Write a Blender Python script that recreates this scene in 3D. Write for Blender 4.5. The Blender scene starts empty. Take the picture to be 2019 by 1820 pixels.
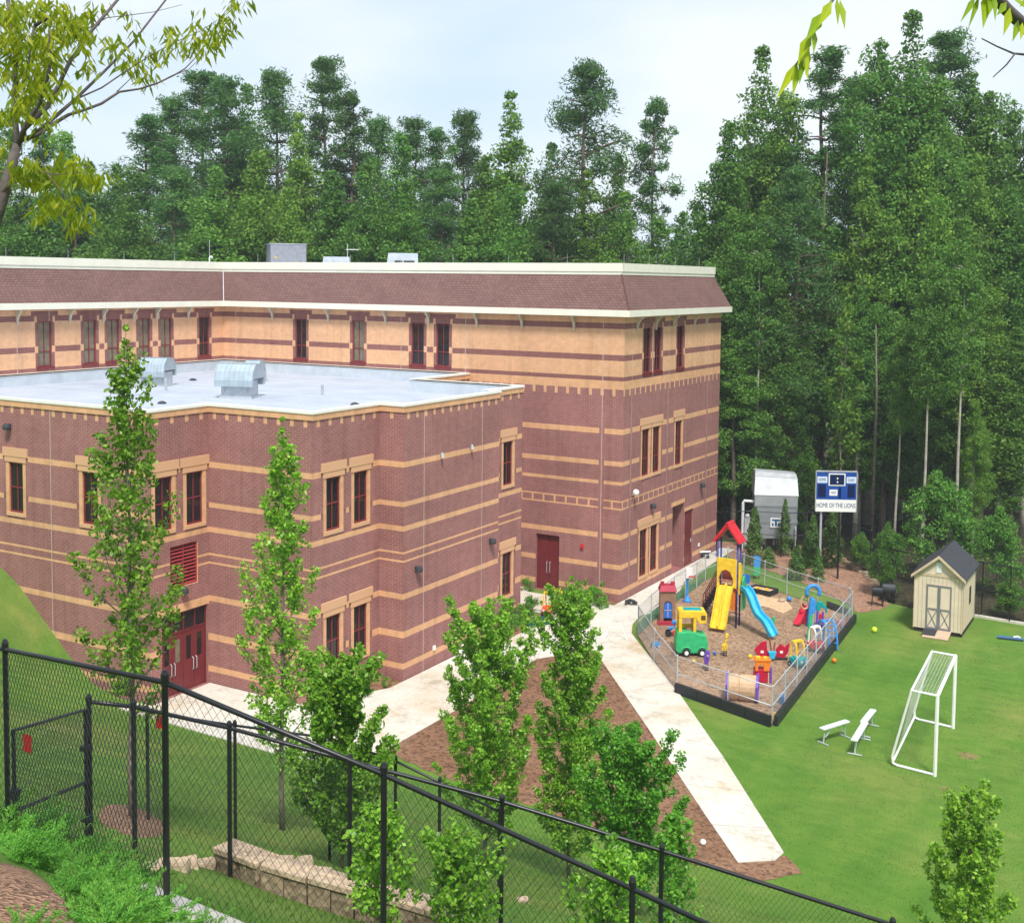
import bpy, math, random
import numpy as np
from mathutils import Vector, Matrix

sc = bpy.context.scene
C = sc.collection
R = math.radians
# ------------------------------------------------------------------ camera
CF, CYAW, CPIT, CROLL, PX, PY, EYE = 2332.23, 0.5188, 0.0658, 0.0112, 1027.73, 708.59, 18.0
def _cam():
    fw = np.array([-math.sin(CYAW)*math.cos(CPIT), math.cos(CYAW)*math.cos(CPIT), -math.sin(CPIT)])
    rt = np.array([math.cos(CYAW), math.sin(CYAW), 0.0]); up = np.cross(rt, fw)
    c, s = math.cos(CROLL), math.sin(CROLL)
    return fw, c*rt+s*up, -s*rt+c*up
FW, RT, UP = _cam()
cam = bpy.data.cameras.new('camera'); camo = bpy.data.objects.new('camera', cam); C.objects.link(camo)
cam.sensor_width = 36.0; cam.lens = 36.0*CF/2019.0
cam.shift_x = (1009.5-PX)/2019.0; cam.shift_y = (PY-910.0)/2019.0
cam.clip_start = 0.1; cam.clip_end = 2000
camo.matrix_world = Matrix(((RT[0], UP[0], -FW[0], 0), (RT[1], UP[1], -FW[1], 0), (RT[2], UP[2], -FW[2], EYE), (0, 0, 0, 1)))
sc.camera = camo
# ------------------------------------------------------------------ world, sun, exposure
SUN_EL, SUN_AZ = R(57), R(142)      # azimuth clockwise from +y: sun behind the camera, to the right
w = bpy.data.worlds.new('World'); sc.world = w; w.use_nodes = True
nt = w.node_tree; nt.nodes.clear()
def wn(t, **k):
    n = nt.nodes.new(t)
    for a, b in k.items(): setattr(n, a, b)
    return n
sky = wn('ShaderNodeTexSky', sky_type='NISHITA', sun_disc=False, sun_elevation=SUN_EL, sun_rotation=SUN_AZ)
b1 = wn('ShaderNodeBackground'); b1.inputs[1].default_value = 0.12
tc = wn('ShaderNodeTexCoord'); mp = wn('ShaderNodeMapping'); mp.inputs['Scale'].default_value = (1, 1, 2.6)
n1 = wn('ShaderNodeTexNoise'); n1.inputs['Scale'].default_value = 2.1; n1.inputs['Detail'].default_value = 5; n1.inputs['Roughness'].default_value = .45
cr = wn('ShaderNodeValToRGB'); cr.color_ramp.elements[0].position = .36; cr.color_ramp.elements[1].position = .60
cr.color_ramp.elements[0].color = (.49, .635, .79, 1); cr.color_ramp.elements[1].color = (.77, .80, .83, 1)
b2 = wn('ShaderNodeBackground'); b2.inputs[1].default_value = 1.0
mx = wn('ShaderNodeMixShader'); mx.inputs[0].default_value = 0.88
ow = wn('ShaderNodeOutputWorld')
L = nt.links.new
L(sky.outputs[0], b1.inputs[0]); L(tc.outputs['Generated'], mp.inputs[0]); L(mp.outputs[0], n1.inputs[0]); L(n1.outputs[0], cr.inputs[0])
L(cr.outputs[0], b2.inputs[0]); L(b1.outputs[0], mx.inputs[1]); L(b2.outputs[0], mx.inputs[2]); L(mx.outputs[0], ow.inputs[0])
sl = bpy.data.lights.new('sun', 'SUN'); sl.energy = 3.4; sl.angle = R(10); sl.color = (1, .96, .9)
so = bpy.data.objects.new('sun', sl); C.objects.link(so)
sd = Vector((math.sin(SUN_AZ)*math.cos(SUN_EL), math.cos(SUN_AZ)*math.cos(SUN_EL), math.sin(SUN_EL)))
so.rotation_euler = sd.to_track_quat('Z', 'Y').to_euler(); so.location = (0, 0, 60)
sc.view_settings.view_transform = 'Standard'; sc.view_settings.look = 'None'
sc.view_settings.exposure = 0.44; sc.view_settings.gamma = 1.0

# ------------------------------------------------------------------ photo measurements -> places in the world
def ray(u, v): return FW + RT*((u-PX)/CF) - UP*((v-PY)/CF)
def at(u, v, z=0.0):
    d = ray(u, v); t = (z-EYE)/d[2]; return Vector((d[0]*t, d[1]*t, z))
def dep(u, v, t):
    d = ray(u, v)*t; return Vector((d[0], d[1], EYE+d[2]))
def onx(u, v, x):
    d = ray(u, v); t = x/d[0]; return Vector((x, d[1]*t, EYE+d[2]*t))
def ony(u, v, y):
    d = ray(u, v); t = y/d[1]; return Vector((d[0]*t, y, EYE+d[2]*t))
def dist(p): return float(FW[0]*p[0]+FW[1]*p[1]+FW[2]*(p[2]-EYE))
def ztop(p, v):
    lo, hi = -10.0, 90.0
    for _ in range(50):
        m = (lo+hi)/2; q = np.array([p[0], p[1], m-EYE])
        if PY-CF*float(q@UP)/float(q@FW) > v: lo = m
        else: hi = m
    return m
def K(x, y): return ((1400+x/3.64)/1.1293, (1140+y/3.64)/1.1293)        # close-up of the play yard
def kat(x, y, z=0.05): return at(*K(x, y), z)
_fy = [(-300, 18), (-30, 17.2), (0, 16.2), (4, 14.7), (7, 12.7), (11, 10.25), (14.4, 8.5), (22, 4.7), (28, 1.85), (31, .6), (33.2, 0.0), (1000, 0)]
_gx = [(-400, 7), (-60, 6.2), (-50, 5.6), (-47.2, 4.7), (-46, 4.1), (-44.3, 2.75), (-42.5, 1.25), (-41, .3), (-39.5, 0), (500, 0)]
def terr(x, y):
    f = np.interp(y, [a for a, b in _fy], [b for a, b in _fy]); g = np.interp(x, [a for a, b in _gx], [b for a, b in _gx])
    g = g*np.interp(y, [0, 14, 24, 400], [0, .25, 1, 1])
    return np.minimum(f+g, 18)
def onterr(u, v, above=0.0):
    """far point of the sight line through (u, v) that stands `above` metres over the ground"""
    d = ray(u, v); t = 2.0; seen = above == 0
    while t < 120:
        p = d*t; clear = EYE+p[2]-above > terr(p[0], p[1])
        if seen and not clear: break
        seen |= bool(clear); t += .02
    return Vector((p[0], p[1], EYE+p[2]-above))

# ------------------------------------------------------------------ materials
def newmat(name):
    m = bpy.data.materials.new(name); m.use_nodes = True; t = m.node_tree
    return m, t, t.nodes['Principled BSDF']
def setc(b, col, rough, metal=0, spec=.3):
    b.inputs['Base Color'].default_value = (*col, 1); b.inputs['Roughness'].default_value = rough
    b.inputs['Metallic'].default_value = metal; b.inputs['Specular IOR Level'].default_value = spec
def node(t, ty, **k):
    n = t.nodes.new(ty)
    for a, b in k.items(): setattr(n, a, b)
    return n
def noise(t, scale, detail=4, rough=.55, coord='Object', vec=None):
    n = node(t, 'ShaderNodeTexNoise'); n.inputs['Scale'].default_value = scale; n.inputs['Detail'].default_value = detail; n.inputs['Roughness'].default_value = rough
    if vec is None:
        c = node(t, 'ShaderNodeTexCoord'); vec = c.outputs[coord]
    t.links.new(vec, n.inputs['Vector']); return n
def ramp(t, src, stops):
    r = node(t, 'ShaderNodeValToRGB'); e = r.color_ramp.elements
    while len(e) < len(stops): e.new(.5)
    for i, (p, c) in enumerate(stops): e[i].position = p; e[i].color = (*c, 1)
    t.links.new(src, r.inputs[0]); return r
def mixc(t, fac, a, b, mode='MIX'):
    n = node(t, 'ShaderNodeMix', data_type='RGBA', blend_type=mode)
    for s, x in ((0, fac), (6, a), (7, b)):
        if isinstance(x, bpy.types.NodeSocket): t.links.new(x, n.inputs[s])
        elif s == 0: n.inputs[0].default_value = x
        else: n.inputs[s].default_value = (*x, 1)
    return n.outputs[2]
def bump(t, b, src, strength=.3, distance=.02):
    n = node(t, 'ShaderNodeBump'); n.inputs['Strength'].default_value = strength; n.inputs['Distance'].default_value = distance
    t.links.new(src, n.inputs['Height']); t.links.new(n.outputs[0], b.inputs['Normal'])
def sc_(c, k): return tuple(min(1, x*k) for x in c)
def M(name, col, rough=.55, var=.12, scale=4.0, metal=0, spec=.3, bmp=0):
    """plain stuff with uneven tone"""
    m, t, b = newmat(name); setc(b, col, rough, metal, spec)
    n = noise(t, scale, 5); r = ramp(t, n.outputs[0], [(.3, sc_(col, 1-var)), (.7, sc_(col, 1+var))])
    t.links.new(r.outputs[0], b.inputs['Base Color'])
    if bmp: bump(t, b, n.outputs[0], bmp)
    return m
def brickmat(name, c1, c2, mort, bw=.30, bh=.10, ms=.014, var=.18):
    m, t, b = newmat(name); setc(b, c1, .85, 0, .2)
    uv = node(t, 'ShaderNodeUVMap'); uv.uv_map = 'UVMap'
    br = node(t, 'ShaderNodeTexBrick'); br.inputs['Scale'].default_value = 1; br.inputs['Mortar Size'].default_value = ms
    br.inputs['Brick Width'].default_value = bw; br.inputs['Row Height'].default_value = bh; br.inputs['Mortar Smooth'].default_value = .3; br.inputs['Bias'].default_value = 0
    br.inputs['Color1'].default_value = (*c1, 1); br.inputs['Color2'].default_value = (*c2, 1); br.inputs['Mortar'].default_value = (*mort, 1)
    t.links.new(uv.outputs[0], br.inputs['Vector'])
    n = noise(t, .35, 6, .6, vec=uv.outputs[0]); r = ramp(t, n.outputs[0], [(.3, (1-var,)*3), (.7, (1+var*.4,)*3)])
    mp = node(t, 'ShaderNodeMapping'); mp.inputs['Scale'].default_value = (2.2, .10, 1); t.links.new(uv.outputs[0], mp.inputs[0]); st = noise(t, 1.0, 5, .6, vec=mp.outputs[0])
    rs = ramp(t, st.outputs[0], [(.30, (.84, .83, .82)), (.50, (1, 1, 1)), (.78, (1.06, 1.06, 1.07))])
    nb = noise(t, 3.1, 2, .5, vec=uv.outputs[0]); rb = ramp(t, nb.outputs[0], [(.3, (.92, .92, .92)), (.7, (1.07, 1.06, 1.05))])
    x = mixc(t, 1.0, br.outputs[0], r.outputs[0], 'MULTIPLY'); x = mixc(t, 1.0, x, rs.outputs[0], 'MULTIPLY'); t.links.new(mixc(t, 1.0, x, rb.outputs[0], 'MULTIPLY'), b.inputs['Base Color'])
    bump(t, b, br.outputs['Fac'], -.25, .01)
    return m
def leafmat(name, stops, trans=.35, rough=.5):
    m, t, b = newmat(name); setc(b, stops[0], rough, 0, .25)
    g = node(t, 'ShaderNodeNewGeometry'); oi = node(t, 'ShaderNodeObjectInfo')
    r = ramp(t, g.outputs['Random Per Island'], [(i/(len(stops)-1), c) for i, c in enumerate(stops)])
    hv = node(t, 'ShaderNodeHueSaturation'); t.links.new(r.outputs[0], hv.inputs['Color'])
    mr = node(t, 'ShaderNodeMapRange'); mr.inputs[3].default_value = .80; mr.inputs[4].default_value = 1.22; t.links.new(oi.outputs['Random'], mr.inputs[0]); t.links.new(mr.outputs[0], hv.inputs['Value'])
    mh = node(t, 'ShaderNodeMapRange'); mh.inputs[3].default_value = .492; mh.inputs[4].default_value = .506
    ml = node(t, 'ShaderNodeMath', operation='FRACT'); mm = node(t, 'ShaderNodeMath', operation='MULTIPLY'); mm.inputs[1].default_value = 7.31
    t.links.new(oi.outputs['Random'], mm.inputs[0]); t.links.new(mm.outputs[0], ml.inputs[0]); t.links.new(ml.outputs[0], mh.inputs[0]); t.links.new(mh.outputs[0], hv.inputs['Hue'])
    t.links.new(hv.outputs[0], b.inputs['Base Color'])
    tr = node(t, 'ShaderNodeBsdfTranslucent'); t.links.new(hv.outputs[0], tr.inputs[0])
    ms = node(t, 'ShaderNodeMixShader'); ms.inputs[0].default_value = trans
    t.links.new(b.outputs[0], ms.inputs[1]); t.links.new(tr.outputs[0], ms.inputs[2]); t.links.new(ms.outputs[0], t.nodes['Material Output'].inputs[0])
    return m

BRICK = brickmat('red_brick', (.292, .106, .102), (.332, .132, .124), (.415, .265, .24))
TANB = brickmat('tan_brick', (.70, .395, .225), (.75, .43, .25), (.69, .42, .25), var=.1)
PURP = brickmat('maroon_brick', (.22, .083, .08), (.27, .105, .098), (.33, .18, .15))
BAND = brickmat('buff_band', (.70, .395, .215), (.76, .43, .24), (.70, .41, .24), bw=.6, bh=.3, var=.12)
MORT = M('pale_joint', (.55, .42, .36), .8)
def shinglemat():
    m, t, b = newmat('roof_shingle'); setc(b, (.2, .11, .1), .9, 0, .15)
    uv = node(t, 'ShaderNodeUVMap'); uv.uv_map = 'UVMap'
    br = node(t, 'ShaderNodeTexBrick'); br.inputs['Scale'].default_value = 1; br.inputs['Mortar Size'].default_value = .018; br.inputs['Brick Width'].default_value = .28; br.inputs['Row Height'].default_value = .15; br.inputs['Bias'].default_value = 0
    br.inputs['Color1'].default_value = (.185, .105, .095, 1); br.inputs['Color2'].default_value = (.235, .135, .12, 1); br.inputs['Mortar'].default_value = (.125, .065, .06, 1)
    t.links.new(uv.outputs[0], br.inputs['Vector'])
    n = noise(t, .5, 6, .6, vec=uv.outputs[0]); r = ramp(t, n.outputs[0], [(.3, (.85,)*3), (.7, (1.1,)*3)])
    t.links.new(mixc(t, 1.0, br.outputs[0], r.outputs[0], 'MULTIPLY'), b.inputs['Base Color']); return m
SHING = shinglemat()
CREAM = M('cream_metal', (.80, .78, .66), .45, .05, 1.5)
COPING = M('white_coping', (.78, .77, .70), .5, .06, 1.0)
def roofmat():
    m, t, b = newmat('membrane_roof'); setc(b, (.5, .55, .62), .8)
    n = noise(t, .35, 8, .65); n2 = noise(t, 14, 3)
    r = ramp(t, n.outputs[0], [(.25, (.33, .375, .45)), (.5, (.42, .46, .54)), (.75, (.49, .525, .59))])
    r2 = ramp(t, n2.outputs[0], [(.3, (.86,)*3), (.7, (1.08,)*3)])
    t.links.new(mixc(t, 1.0, r.outputs[0], r2.outputs[0], 'MULTIPLY'), b.inputs['Base Color']); return m
ROOF = roofmat()
MEMB = M('parapet_flashing', (.50, .55, .60), .6, .12, 1.2)
MAROON = M('maroon_paint', (.17, .026, .03), .4, .15, 2)
REDFRAME = M('red_window_frame', (.22, .035, .04), .4, .15, 3)
DARKGLASS, _t, _b = newmat('dark_window_glass'); setc(_b, (.012, .014, .016), .06, 0, .5)
BLIND = M('glass_over_blind', (.19, .165, .115), .12, .25, 2.5, spec=.5)
GALV = M('galvanised_steel', (.52, .56, .60), .45, .12, 3, .35)
HOOD = M('vent_hood_metal', (.40, .48, .53), .4, .12, 2, .25)
DGREY = M('dark_lamp_metal', (.05, .055, .065), .4, .2, 5)
BLACK = M('black_vinyl_coating', (.012, .013, .016), .35, .3, 6, spec=.45)
STEELW = M('worn_white_steel', (.70, .73, .76), .45, .08, 3, .1)
YARDW = M('yard_fence_wire', (.30, .33, .35), .6, .1, 3, .2)
WHITE = M('white_paint', (.80, .80, .78), .4, .05, 2)
LGREY = M('light_grey_metal', (.45, .47, .50), .5, .15, 2, .2)
def colr(name, col, rough=.5, var=.16): return M(name, col, rough, var, 3.5, spec=.35)
PYEL = colr('yellow_plastic', (.80, .52, .03)); PCYAN = colr('cyan_plastic', (.03, .42, .68)); PRED = colr('red_plastic', (.58, .02, .03)); PBLUE = colr('blue_plastic', (.025, .14, .55))
PGREEN = colr('green_plastic', (.03, .42, .16)); PPURP = colr('purple_plastic', (.14, .06, .42)); PORNG = colr('orange_plastic', (.75, .20, .015)); PTEAL = colr('teal_plastic', (.0, .30, .32))
PBEIGE = colr('beige_plastic', (.56, .36, .21)); PSKY = colr('sky_blue_plastic', (.04, .26, .66)); PNAVY = colr('navy_steel', (.03, .04, .24)); PBROWN = colr('brown_plastic', (.26, .15, .10)); PPINK = colr('pink_plastic', (.62, .26, .34))
RSTEEL = colr('red_painted_steel', (.30, .06, .045)); PBLACK = colr('black_plastic', (.02, .022, .026)); PLTRED = colr('rose_red_plastic', (.68, .03, .07))
BARK = M('grey_bark', (.17, .14, .11), .9, .35, 6, bmp=.5)
PBARK = M('pine_bark', (.15, .105, .085), .9, .35, 3, bmp=.5)
PALEB = M('pale_bark', (.36, .33, .28), .85, .3, 2, bmp=.3)
YB = M('young_bark', (.20, .17, .13), .85, .25, 8, bmp=.3)
def groundmat():
    m, t, b = newmat('mown_grass'); setc(b, (.08, .2, .03), .9, 0, .15)
    c = node(t, 'ShaderNodeTexCoord'); v = c.outputs['Object']
    def sn(sx, sy, rot, scale, det, ro):
        mp = node(t, 'ShaderNodeMapping'); mp.inputs['Scale'].default_value = (sx, sy, 1); mp.inputs['Rotation'].default_value = (0, 0, rot); t.links.new(v, mp.inputs[0]); return noise(t, scale, det, ro, vec=mp.outputs[0]).outputs[0]
    n1, n2, n3, n4, n5 = sn(1, 1, 0, .13, 6, .62), sn(1, 2.2, .5, .85, 7, .68), sn(1, 1, 0, 24, 4, .7), sn(1, .22, -.5, .75, 5, .6), sn(1, 1.6, .9, .21, 7, .62)
    a = ramp(t, n1, [(.28, (.078, .195, .022)), (.48, (.115, .228, .032)), (.68, (.195, .25, .056))])
    d = ramp(t, n2, [(.28, (.74, .84, .74)), (.52, (1, 1, 1)), (.76, (1.42, 1.12, 1.2))])
    f = ramp(t, n3, [(.25, (.55, .60, .55)), (.75, (1.34, 1.28, 1.3))])
    h = ramp(t, n4, [(.35, (.90, .93, .9)), (.65, (1.12, 1.07, 1.08))])
    x = mixc(t, 1.0, a.outputs[0], d.outputs[0], 'MULTIPLY'); x = mixc(t, 1.0, x, f.outputs[0], 'MULTIPLY'); x = mixc(t, 1.0, x, h.outputs[0], 'MULTIPLY')
    w_ = ramp(t, n5, [(.665, (0, 0, 0)), (.76, (1, 1, 1))]); w2 = ramp(t, n2, [(.40, (0, 0, 0)), (.62, (.75, .75, .75))]); k = mixc(t, 1.0, w_.outputs[0], w2.outputs[0], 'MULTIPLY')
    t.links.new(mixc(t, k, x, (.25, .185, .085)), b.inputs['Base Color']); bump(t, b, n3, .8, .05); return m
GRASS = groundmat()
def loose(name, a, bcol, dark, s1=.5, s2=22, bs=.7):
    m, t, b = newmat(name); setc(b, a, .95, 0, .1)
    c = node(t, 'ShaderNodeTexCoord'); v = c.outputs['Object']
    n1 = noise(t, s1, 5, .6, vec=v); vo = node(t, 'ShaderNodeTexVoronoi'); vo.inputs['Scale'].default_value = s2; vo.inputs['Randomness'].default_value = 1; t.links.new(v, vo.inputs['Vector'])
    r1 = ramp(t, n1.outputs[0], [(.3, a), (.7, bcol)]); sp = node(t, 'ShaderNodeSeparateColor'); t.links.new(vo.outputs['Color'], sp.inputs[0])
    r2 = ramp(t, sp.outputs[0], [(0, dark), (.4, (1, 1, 1)), (1, (1.35, 1.3, 1.25))])
    t.links.new(mixc(t, 1.0, r1.outputs[0], r2.outputs[0], 'MULTIPLY'), b.inputs['Base Color']); bump(t, b, vo.outputs['Distance'], bs, .03); return m
SOIL = loose('bare_soil_mulch', (.16, .085, .05), (.23, .135, .085), (.55, .5, .5), .45, 9)
STRAW = loose('pine_straw', (.27, .155, .105), (.33, .20, .14), (.6, .55, .5), .6, 10)
CHIPS = loose('wood_chips', (.235, .155, .10), (.33, .225, .15), (.6, .55, .5), .35, 9)
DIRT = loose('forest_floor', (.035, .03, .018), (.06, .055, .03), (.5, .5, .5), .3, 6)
NMULCH = loose('bark_mulch', (.24, .15, .11), (.33, .20, .13), (.45, .38, .35), 1.5, 34, 1.0)
def concmat():
    m, t, b = newmat('concrete'); setc(b, (.6, .57, .5), .85, 0, .2)
    n1 = noise(t, .20, 7, .66); n2 = noise(t, 6, 5, .65); n3 = noise(t, .75, 7, .72); n4 = noise(t, .33, 8, .7)
    r = ramp(t, n1.outputs[0], [(.30, (.53, .44, .32)), (.46, (.60, .555, .475)), (.70, (.665, .645, .59))])
    r2 = ramp(t, n2.outputs[0], [(.3, (.90,)*3), (.7, (1.05,)*3)]); r3 = ramp(t, n3.outputs[0], [(.30, (.58, .55, .50)), (.48, (1, 1, 1))]); r4 = ramp(t, n4.outputs[0], [(.33, (.80, .62, .40)), (.42, (1, 1, 1))])
    x = mixc(t, 1.0, r.outputs[0], r2.outputs[0], 'MULTIPLY'); x = mixc(t, .75, x, r3.outputs[0], 'MULTIPLY'); t.links.new(mixc(t, .55, x, r4.outputs[0], 'MULTIPLY'), b.inputs['Base Color']); bump(t, b, n2.outputs[0], .2, .01); return m
CONC = concmat()
JOINT = M('dark_joint', (.33, .30, .25), .9)  # dark tone of the scored path joints
STONE = loose('split_block', (.20, .155, .105), (.28, .22, .15), (.75, .72, .7), 1.2, 12, .5)
STONET = loose('block_top', (.36, .275, .195), (.44, .345, .25), (.88, .86, .85), 1.0, 16, .3)

# ------------------------------------------------------------------ mesh building
class MB:
    def __init__(s): s.v = []; s.f = []; s.m = []; s.uv = []; s.hasuv = False
    def face(s, pts, mi=0, uv=None):
        i = len(s.v); s.v += [tuple(p) for p in pts]; s.f.append(tuple(range(i, i+len(pts)))); s.m.append(mi)
        s.uv.append(uv); s.hasuv |= uv is not None
    def mesh8(s, p, mi=0):      # p: 4 bottom + 4 top, counter-clockwise
        i = len(s.v); s.v += [tuple(q) for q in p]
        for q in ((3, 2, 1, 0), (4, 5, 6, 7), (0, 1, 5, 4), (1, 2, 6, 5), (2, 3, 7, 6), (3, 0, 4, 7)): s.f.append(tuple(i+k for k in q)); s.m.append(mi); s.uv.append(None)
        return s
    def box(s, x0, x1, y0, y1, z0, z1, mi=0, rot=0, piv=None):
        p = [Vector(q) for q in ((x0, y0, z0), (x1, y0, z0), (x1, y1, z0), (x0, y1, z0), (x0, y0, z1), (x1, y0, z1), (x1, y1, z1), (x0, y1, z1))]
        if rot:
            c = Vector(piv) if piv else Vector(((x0+x1)/2, (y0+y1)/2, 0)); c.z = 0; m = Matrix.Rotation(rot, 3, 'Z'); p = [m @ (q-c)+c for q in p]
        return s.mesh8(p, mi)
    def cbox(s, c, d, mi=0, rot=0): return s.box(c[0]-d[0]/2, c[0]+d[0]/2, c[1]-d[1]/2, c[1]+d[1]/2, c[2]-d[2]/2, c[2]+d[2]/2, mi, rot)
    def prism(s, poly, z0, z1, mi=0):
        n = len(poly); i = len(s.v); s.v += [(p[0], p[1], z0) for p in poly]+[(p[0], p[1], z1) for p in poly]
        s.f += [tuple(i+k for k in reversed(range(n))), tuple(i+n+k for k in range(n))]; s.m += [mi]*2; s.uv += [None]*2
        for k in range(n): s.f.append((i+k, i+(k+1) % n, i+n+(k+1) % n, i+n+k)); s.m.append(mi); s.uv.append(None)
        return s
    def extr(s, poly, a, b, mi=0, ax='y'):   # outline in the (x,z) plane pushed along y (or (y,z) along x)
        n = len(poly); i = len(s.v)
        for q in (a, b): s.v += [((p[0], q, p[1]) if ax == 'y' else (q, p[0], p[1])) for p in poly]
        s.f += [tuple(i+k for k in range(n)), tuple(i+n+k for k in reversed(range(n)))]; s.m += [mi]*2; s.uv += [None]*2
        for k in range(n): s.f.append((i+(k+1) % n, i+k, i+n+k, i+n+(k+1) % n)); s.m.append(mi); s.uv.append(None)
        return s
    def tube(s, pts, r, n=6, mi=0, cap=True):
        pts = [Vector(p) for p in pts]; rr = r if isinstance(r, (list, tuple)) else [r]*len(pts); rings = []; ref = None
        for k, p in enumerate(pts):
            d = (pts[min(k+1, len(pts)-1)]-pts[max(k-1, 0)]).normalized()
            if ref is None: ref = Vector((0, 0, 1)) if abs(d.z) < .9 else Vector((1, 0, 0))
            a = d.cross(ref).normalized(); b = d.cross(a).normalized(); ref = -b if abs(d.dot(b)) < .9 else ref
            ref = a.cross(d) if a.length else ref
            i = len(s.v); rings.append(i)
            for j in range(n):
                t = 2*math.pi*j/n; s.v.append(tuple(p+(a*math.cos(t)+b*math.sin(t))*rr[k]))
        for k in range(len(rings)-1):
            for j in range(n): s.f.append((rings[k]+j, rings[k]+(j+1) % n, rings[k+1]+(j+1) % n, rings[k+1]+j)); s.m.append(mi); s.uv.append(None)
        if cap:
            s.f += [tuple(rings[0]+j for j in reversed(range(n))), tuple(rings[-1]+j for j in range(n))]; s.m += [mi]*2; s.uv += [None]*2
        return s
    def lathe(s, prof, c=(0, 0, 0), n=14, mi=0, sx=1, sy=1, axis='z'):
        i0 = len(s.v)
        for r, z in prof:
            for j in range(n):
                t = 2*math.pi*j/n; x, y = r*sx*math.cos(t), r*sy*math.sin(t)
                q = (x, y, z) if axis == 'z' else ((z, x, y) if axis == 'x' else (x, z, y))
                s.v.append((c[0]+q[0], c[1]+q[1], c[2]+q[2]))
        for k in range(len(prof)-1):
            for j in range(n): s.f.append((i0+k*n+j, i0+k*n+(j+1) % n, i0+(k+1)*n+(j+1) % n, i0+(k+1)*n+j)); s.m.append(mi); s.uv.append(None)
        s.f += [tuple(i0+j for j in reversed(range(n))), tuple(i0+(len(prof)-1)*n+j for j in range(n))]; s.m += [mi]*2; s.uv += [None]*2
        return s
    def ball(s, c, r, mi=0, n=12, sx=1, sy=1, sz=1):
        return s.lathe([(r*math.sin(math.pi*(k+.02)/(n/2+.04)), -r*sz*math.cos(math.pi*(k+.02)/(n/2+.04))) for k in range(n//2+1)], c, n, mi, sx, sy)
    def build(s, name, mats, parent=None, smooth=False, loc=None, rotz=0, bevel=0):
        me = bpy.data.meshes.new(name); me.from_pydata(s.v, [], s.f)
        mats = mats if isinstance(mats, (list, tuple)) else [mats]
        for m in mats: me.materials.append(m)
        if len(mats) > 1: me.polygons.foreach_set('material_index', s.m)
        if s.hasuv:
            u = me.uv_layers.new(name='UVMap'); k = 0
            for f, q in zip(s.f, s.uv):
                for j in range(len(f)):
                    if q: u.data[k].uv = q[j]
                    k += 1
        if smooth: me.shade_smooth()
        o = bpy.data.objects.new(name, me); C.objects.link(o)
        if parent: o.parent = parent
        if loc is not None: o.location = loc
        if rotz: o.rotation_euler.z = rotz
        if bevel:
            b = o.modifiers.new('edge', 'BEVEL'); b.width = bevel; b.segments = 2; b.limit_method = 'ANGLE'; b.angle_limit = R(40)
        return o
def tag(o, label, cat, group=None):
    o['label'] = label; o['category'] = cat
    if group: o['group'] = group
    return o
def thing(name, label, cat, loc=(0, 0, 0), rotz=0, group=None):
    o = bpy.data.objects.new(name, None); C.objects.link(o); o.empty_display_size = .3
    o.location = loc; o.rotation_euler = (0, 0, rotz); return tag(o, label, cat, group)
def struct(o): o['kind'] = 'structure'; return o
def dup(o, parent=None, **k):
    c = o.copy(); C.objects.link(c)
    if parent is not None: c.parent = parent
    for a, b in k.items(): setattr(c, a, b)
    for ch in list(o.children): dup(ch, c)
    return c
def relabel(o, label): o['label'] = label; return o
def text(s, size, mat, parent, loc, rot, sx=1.0, depth=.004, name='lettering', align='CENTER'):
    cu = bpy.data.curves.new('t', 'FONT'); cu.body = s; cu.size = size; cu.extrude = depth; cu.align_x = align; cu.align_y = 'CENTER'; cu.resolution_u = 3
    to = bpy.data.objects.new('t', cu); C.objects.link(to)
    dg = bpy.context.evaluated_depsgraph_get(); me = bpy.data.meshes.new_from_object(to.evaluated_get(dg)); bpy.data.objects.remove(to)
    me.materials.clear(); me.materials.append(mat); o = bpy.data.objects.new(name, me); C.objects.link(o); o.parent = parent
    o.location = loc; o.rotation_euler = rot; o.scale = (sx, 1, 1); return o
# ------------------------------------------------------------------ ground
def gridlines(segs):
    out = []
    for a, b, st in segs:
        n = max(1, round((b-a)/st)); out += [a+(b-a)*k/n for k in range(n)]
    return out+[segs[-1][1]]
_xs = gridlines([(-300, -80, 20), (-80, -50, 1.5), (-50, -37, .35), (-37, 10, .7), (10, 60, 5), (60, 300, 20)])
_ys = gridlines([(-60, 0, 4), (0, 36, .6), (36, 60, 4), (60, 140, 8), (140, 420, 28)])
g = MB(); nx = len(_xs); rg = np.random.default_rng(2)
for y in _ys:
    for x in _xs:
        z = float(terr(x, y)); z += .05*math.sin(x*.9+y*.5)*min(1, z*.4) if y < 33 else 0
        g.v.append((x, y, z))
for j in range(len(_ys)-1):
    for i in range(nx-1): g.f.append((j*nx+i, j*nx+i+1, (j+1)*nx+i+1, (j+1)*nx+i)); g.m.append(0); g.uv.append(None)
struct(g.build('ground', GRASS, smooth=True))
def slab(name, pts, z0, z1, mat):
    o = MB().prism([tuple(p)[:2] for p in pts], z0, z1).build(name, mat); return struct(o)
def ragged(pts, amp, seed=1, step=.45):
    q = random.Random(seed); out = []; pts = [Vector(tuple(p)[:2]) for p in pts]
    for a, b in zip(pts, pts[1:]+pts[:1]):
        n = max(1, int((b-a).length/step)); nn = Vector((b.y-a.y, a.x-b.x)).normalized()
        for k in range(n): out.append(a.lerp(b, k/n)+nn*q.gauss(0, amp)*(k > 0))
    return out
D_ = lambda l: [at(u, v) for u, v in l]
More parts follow.
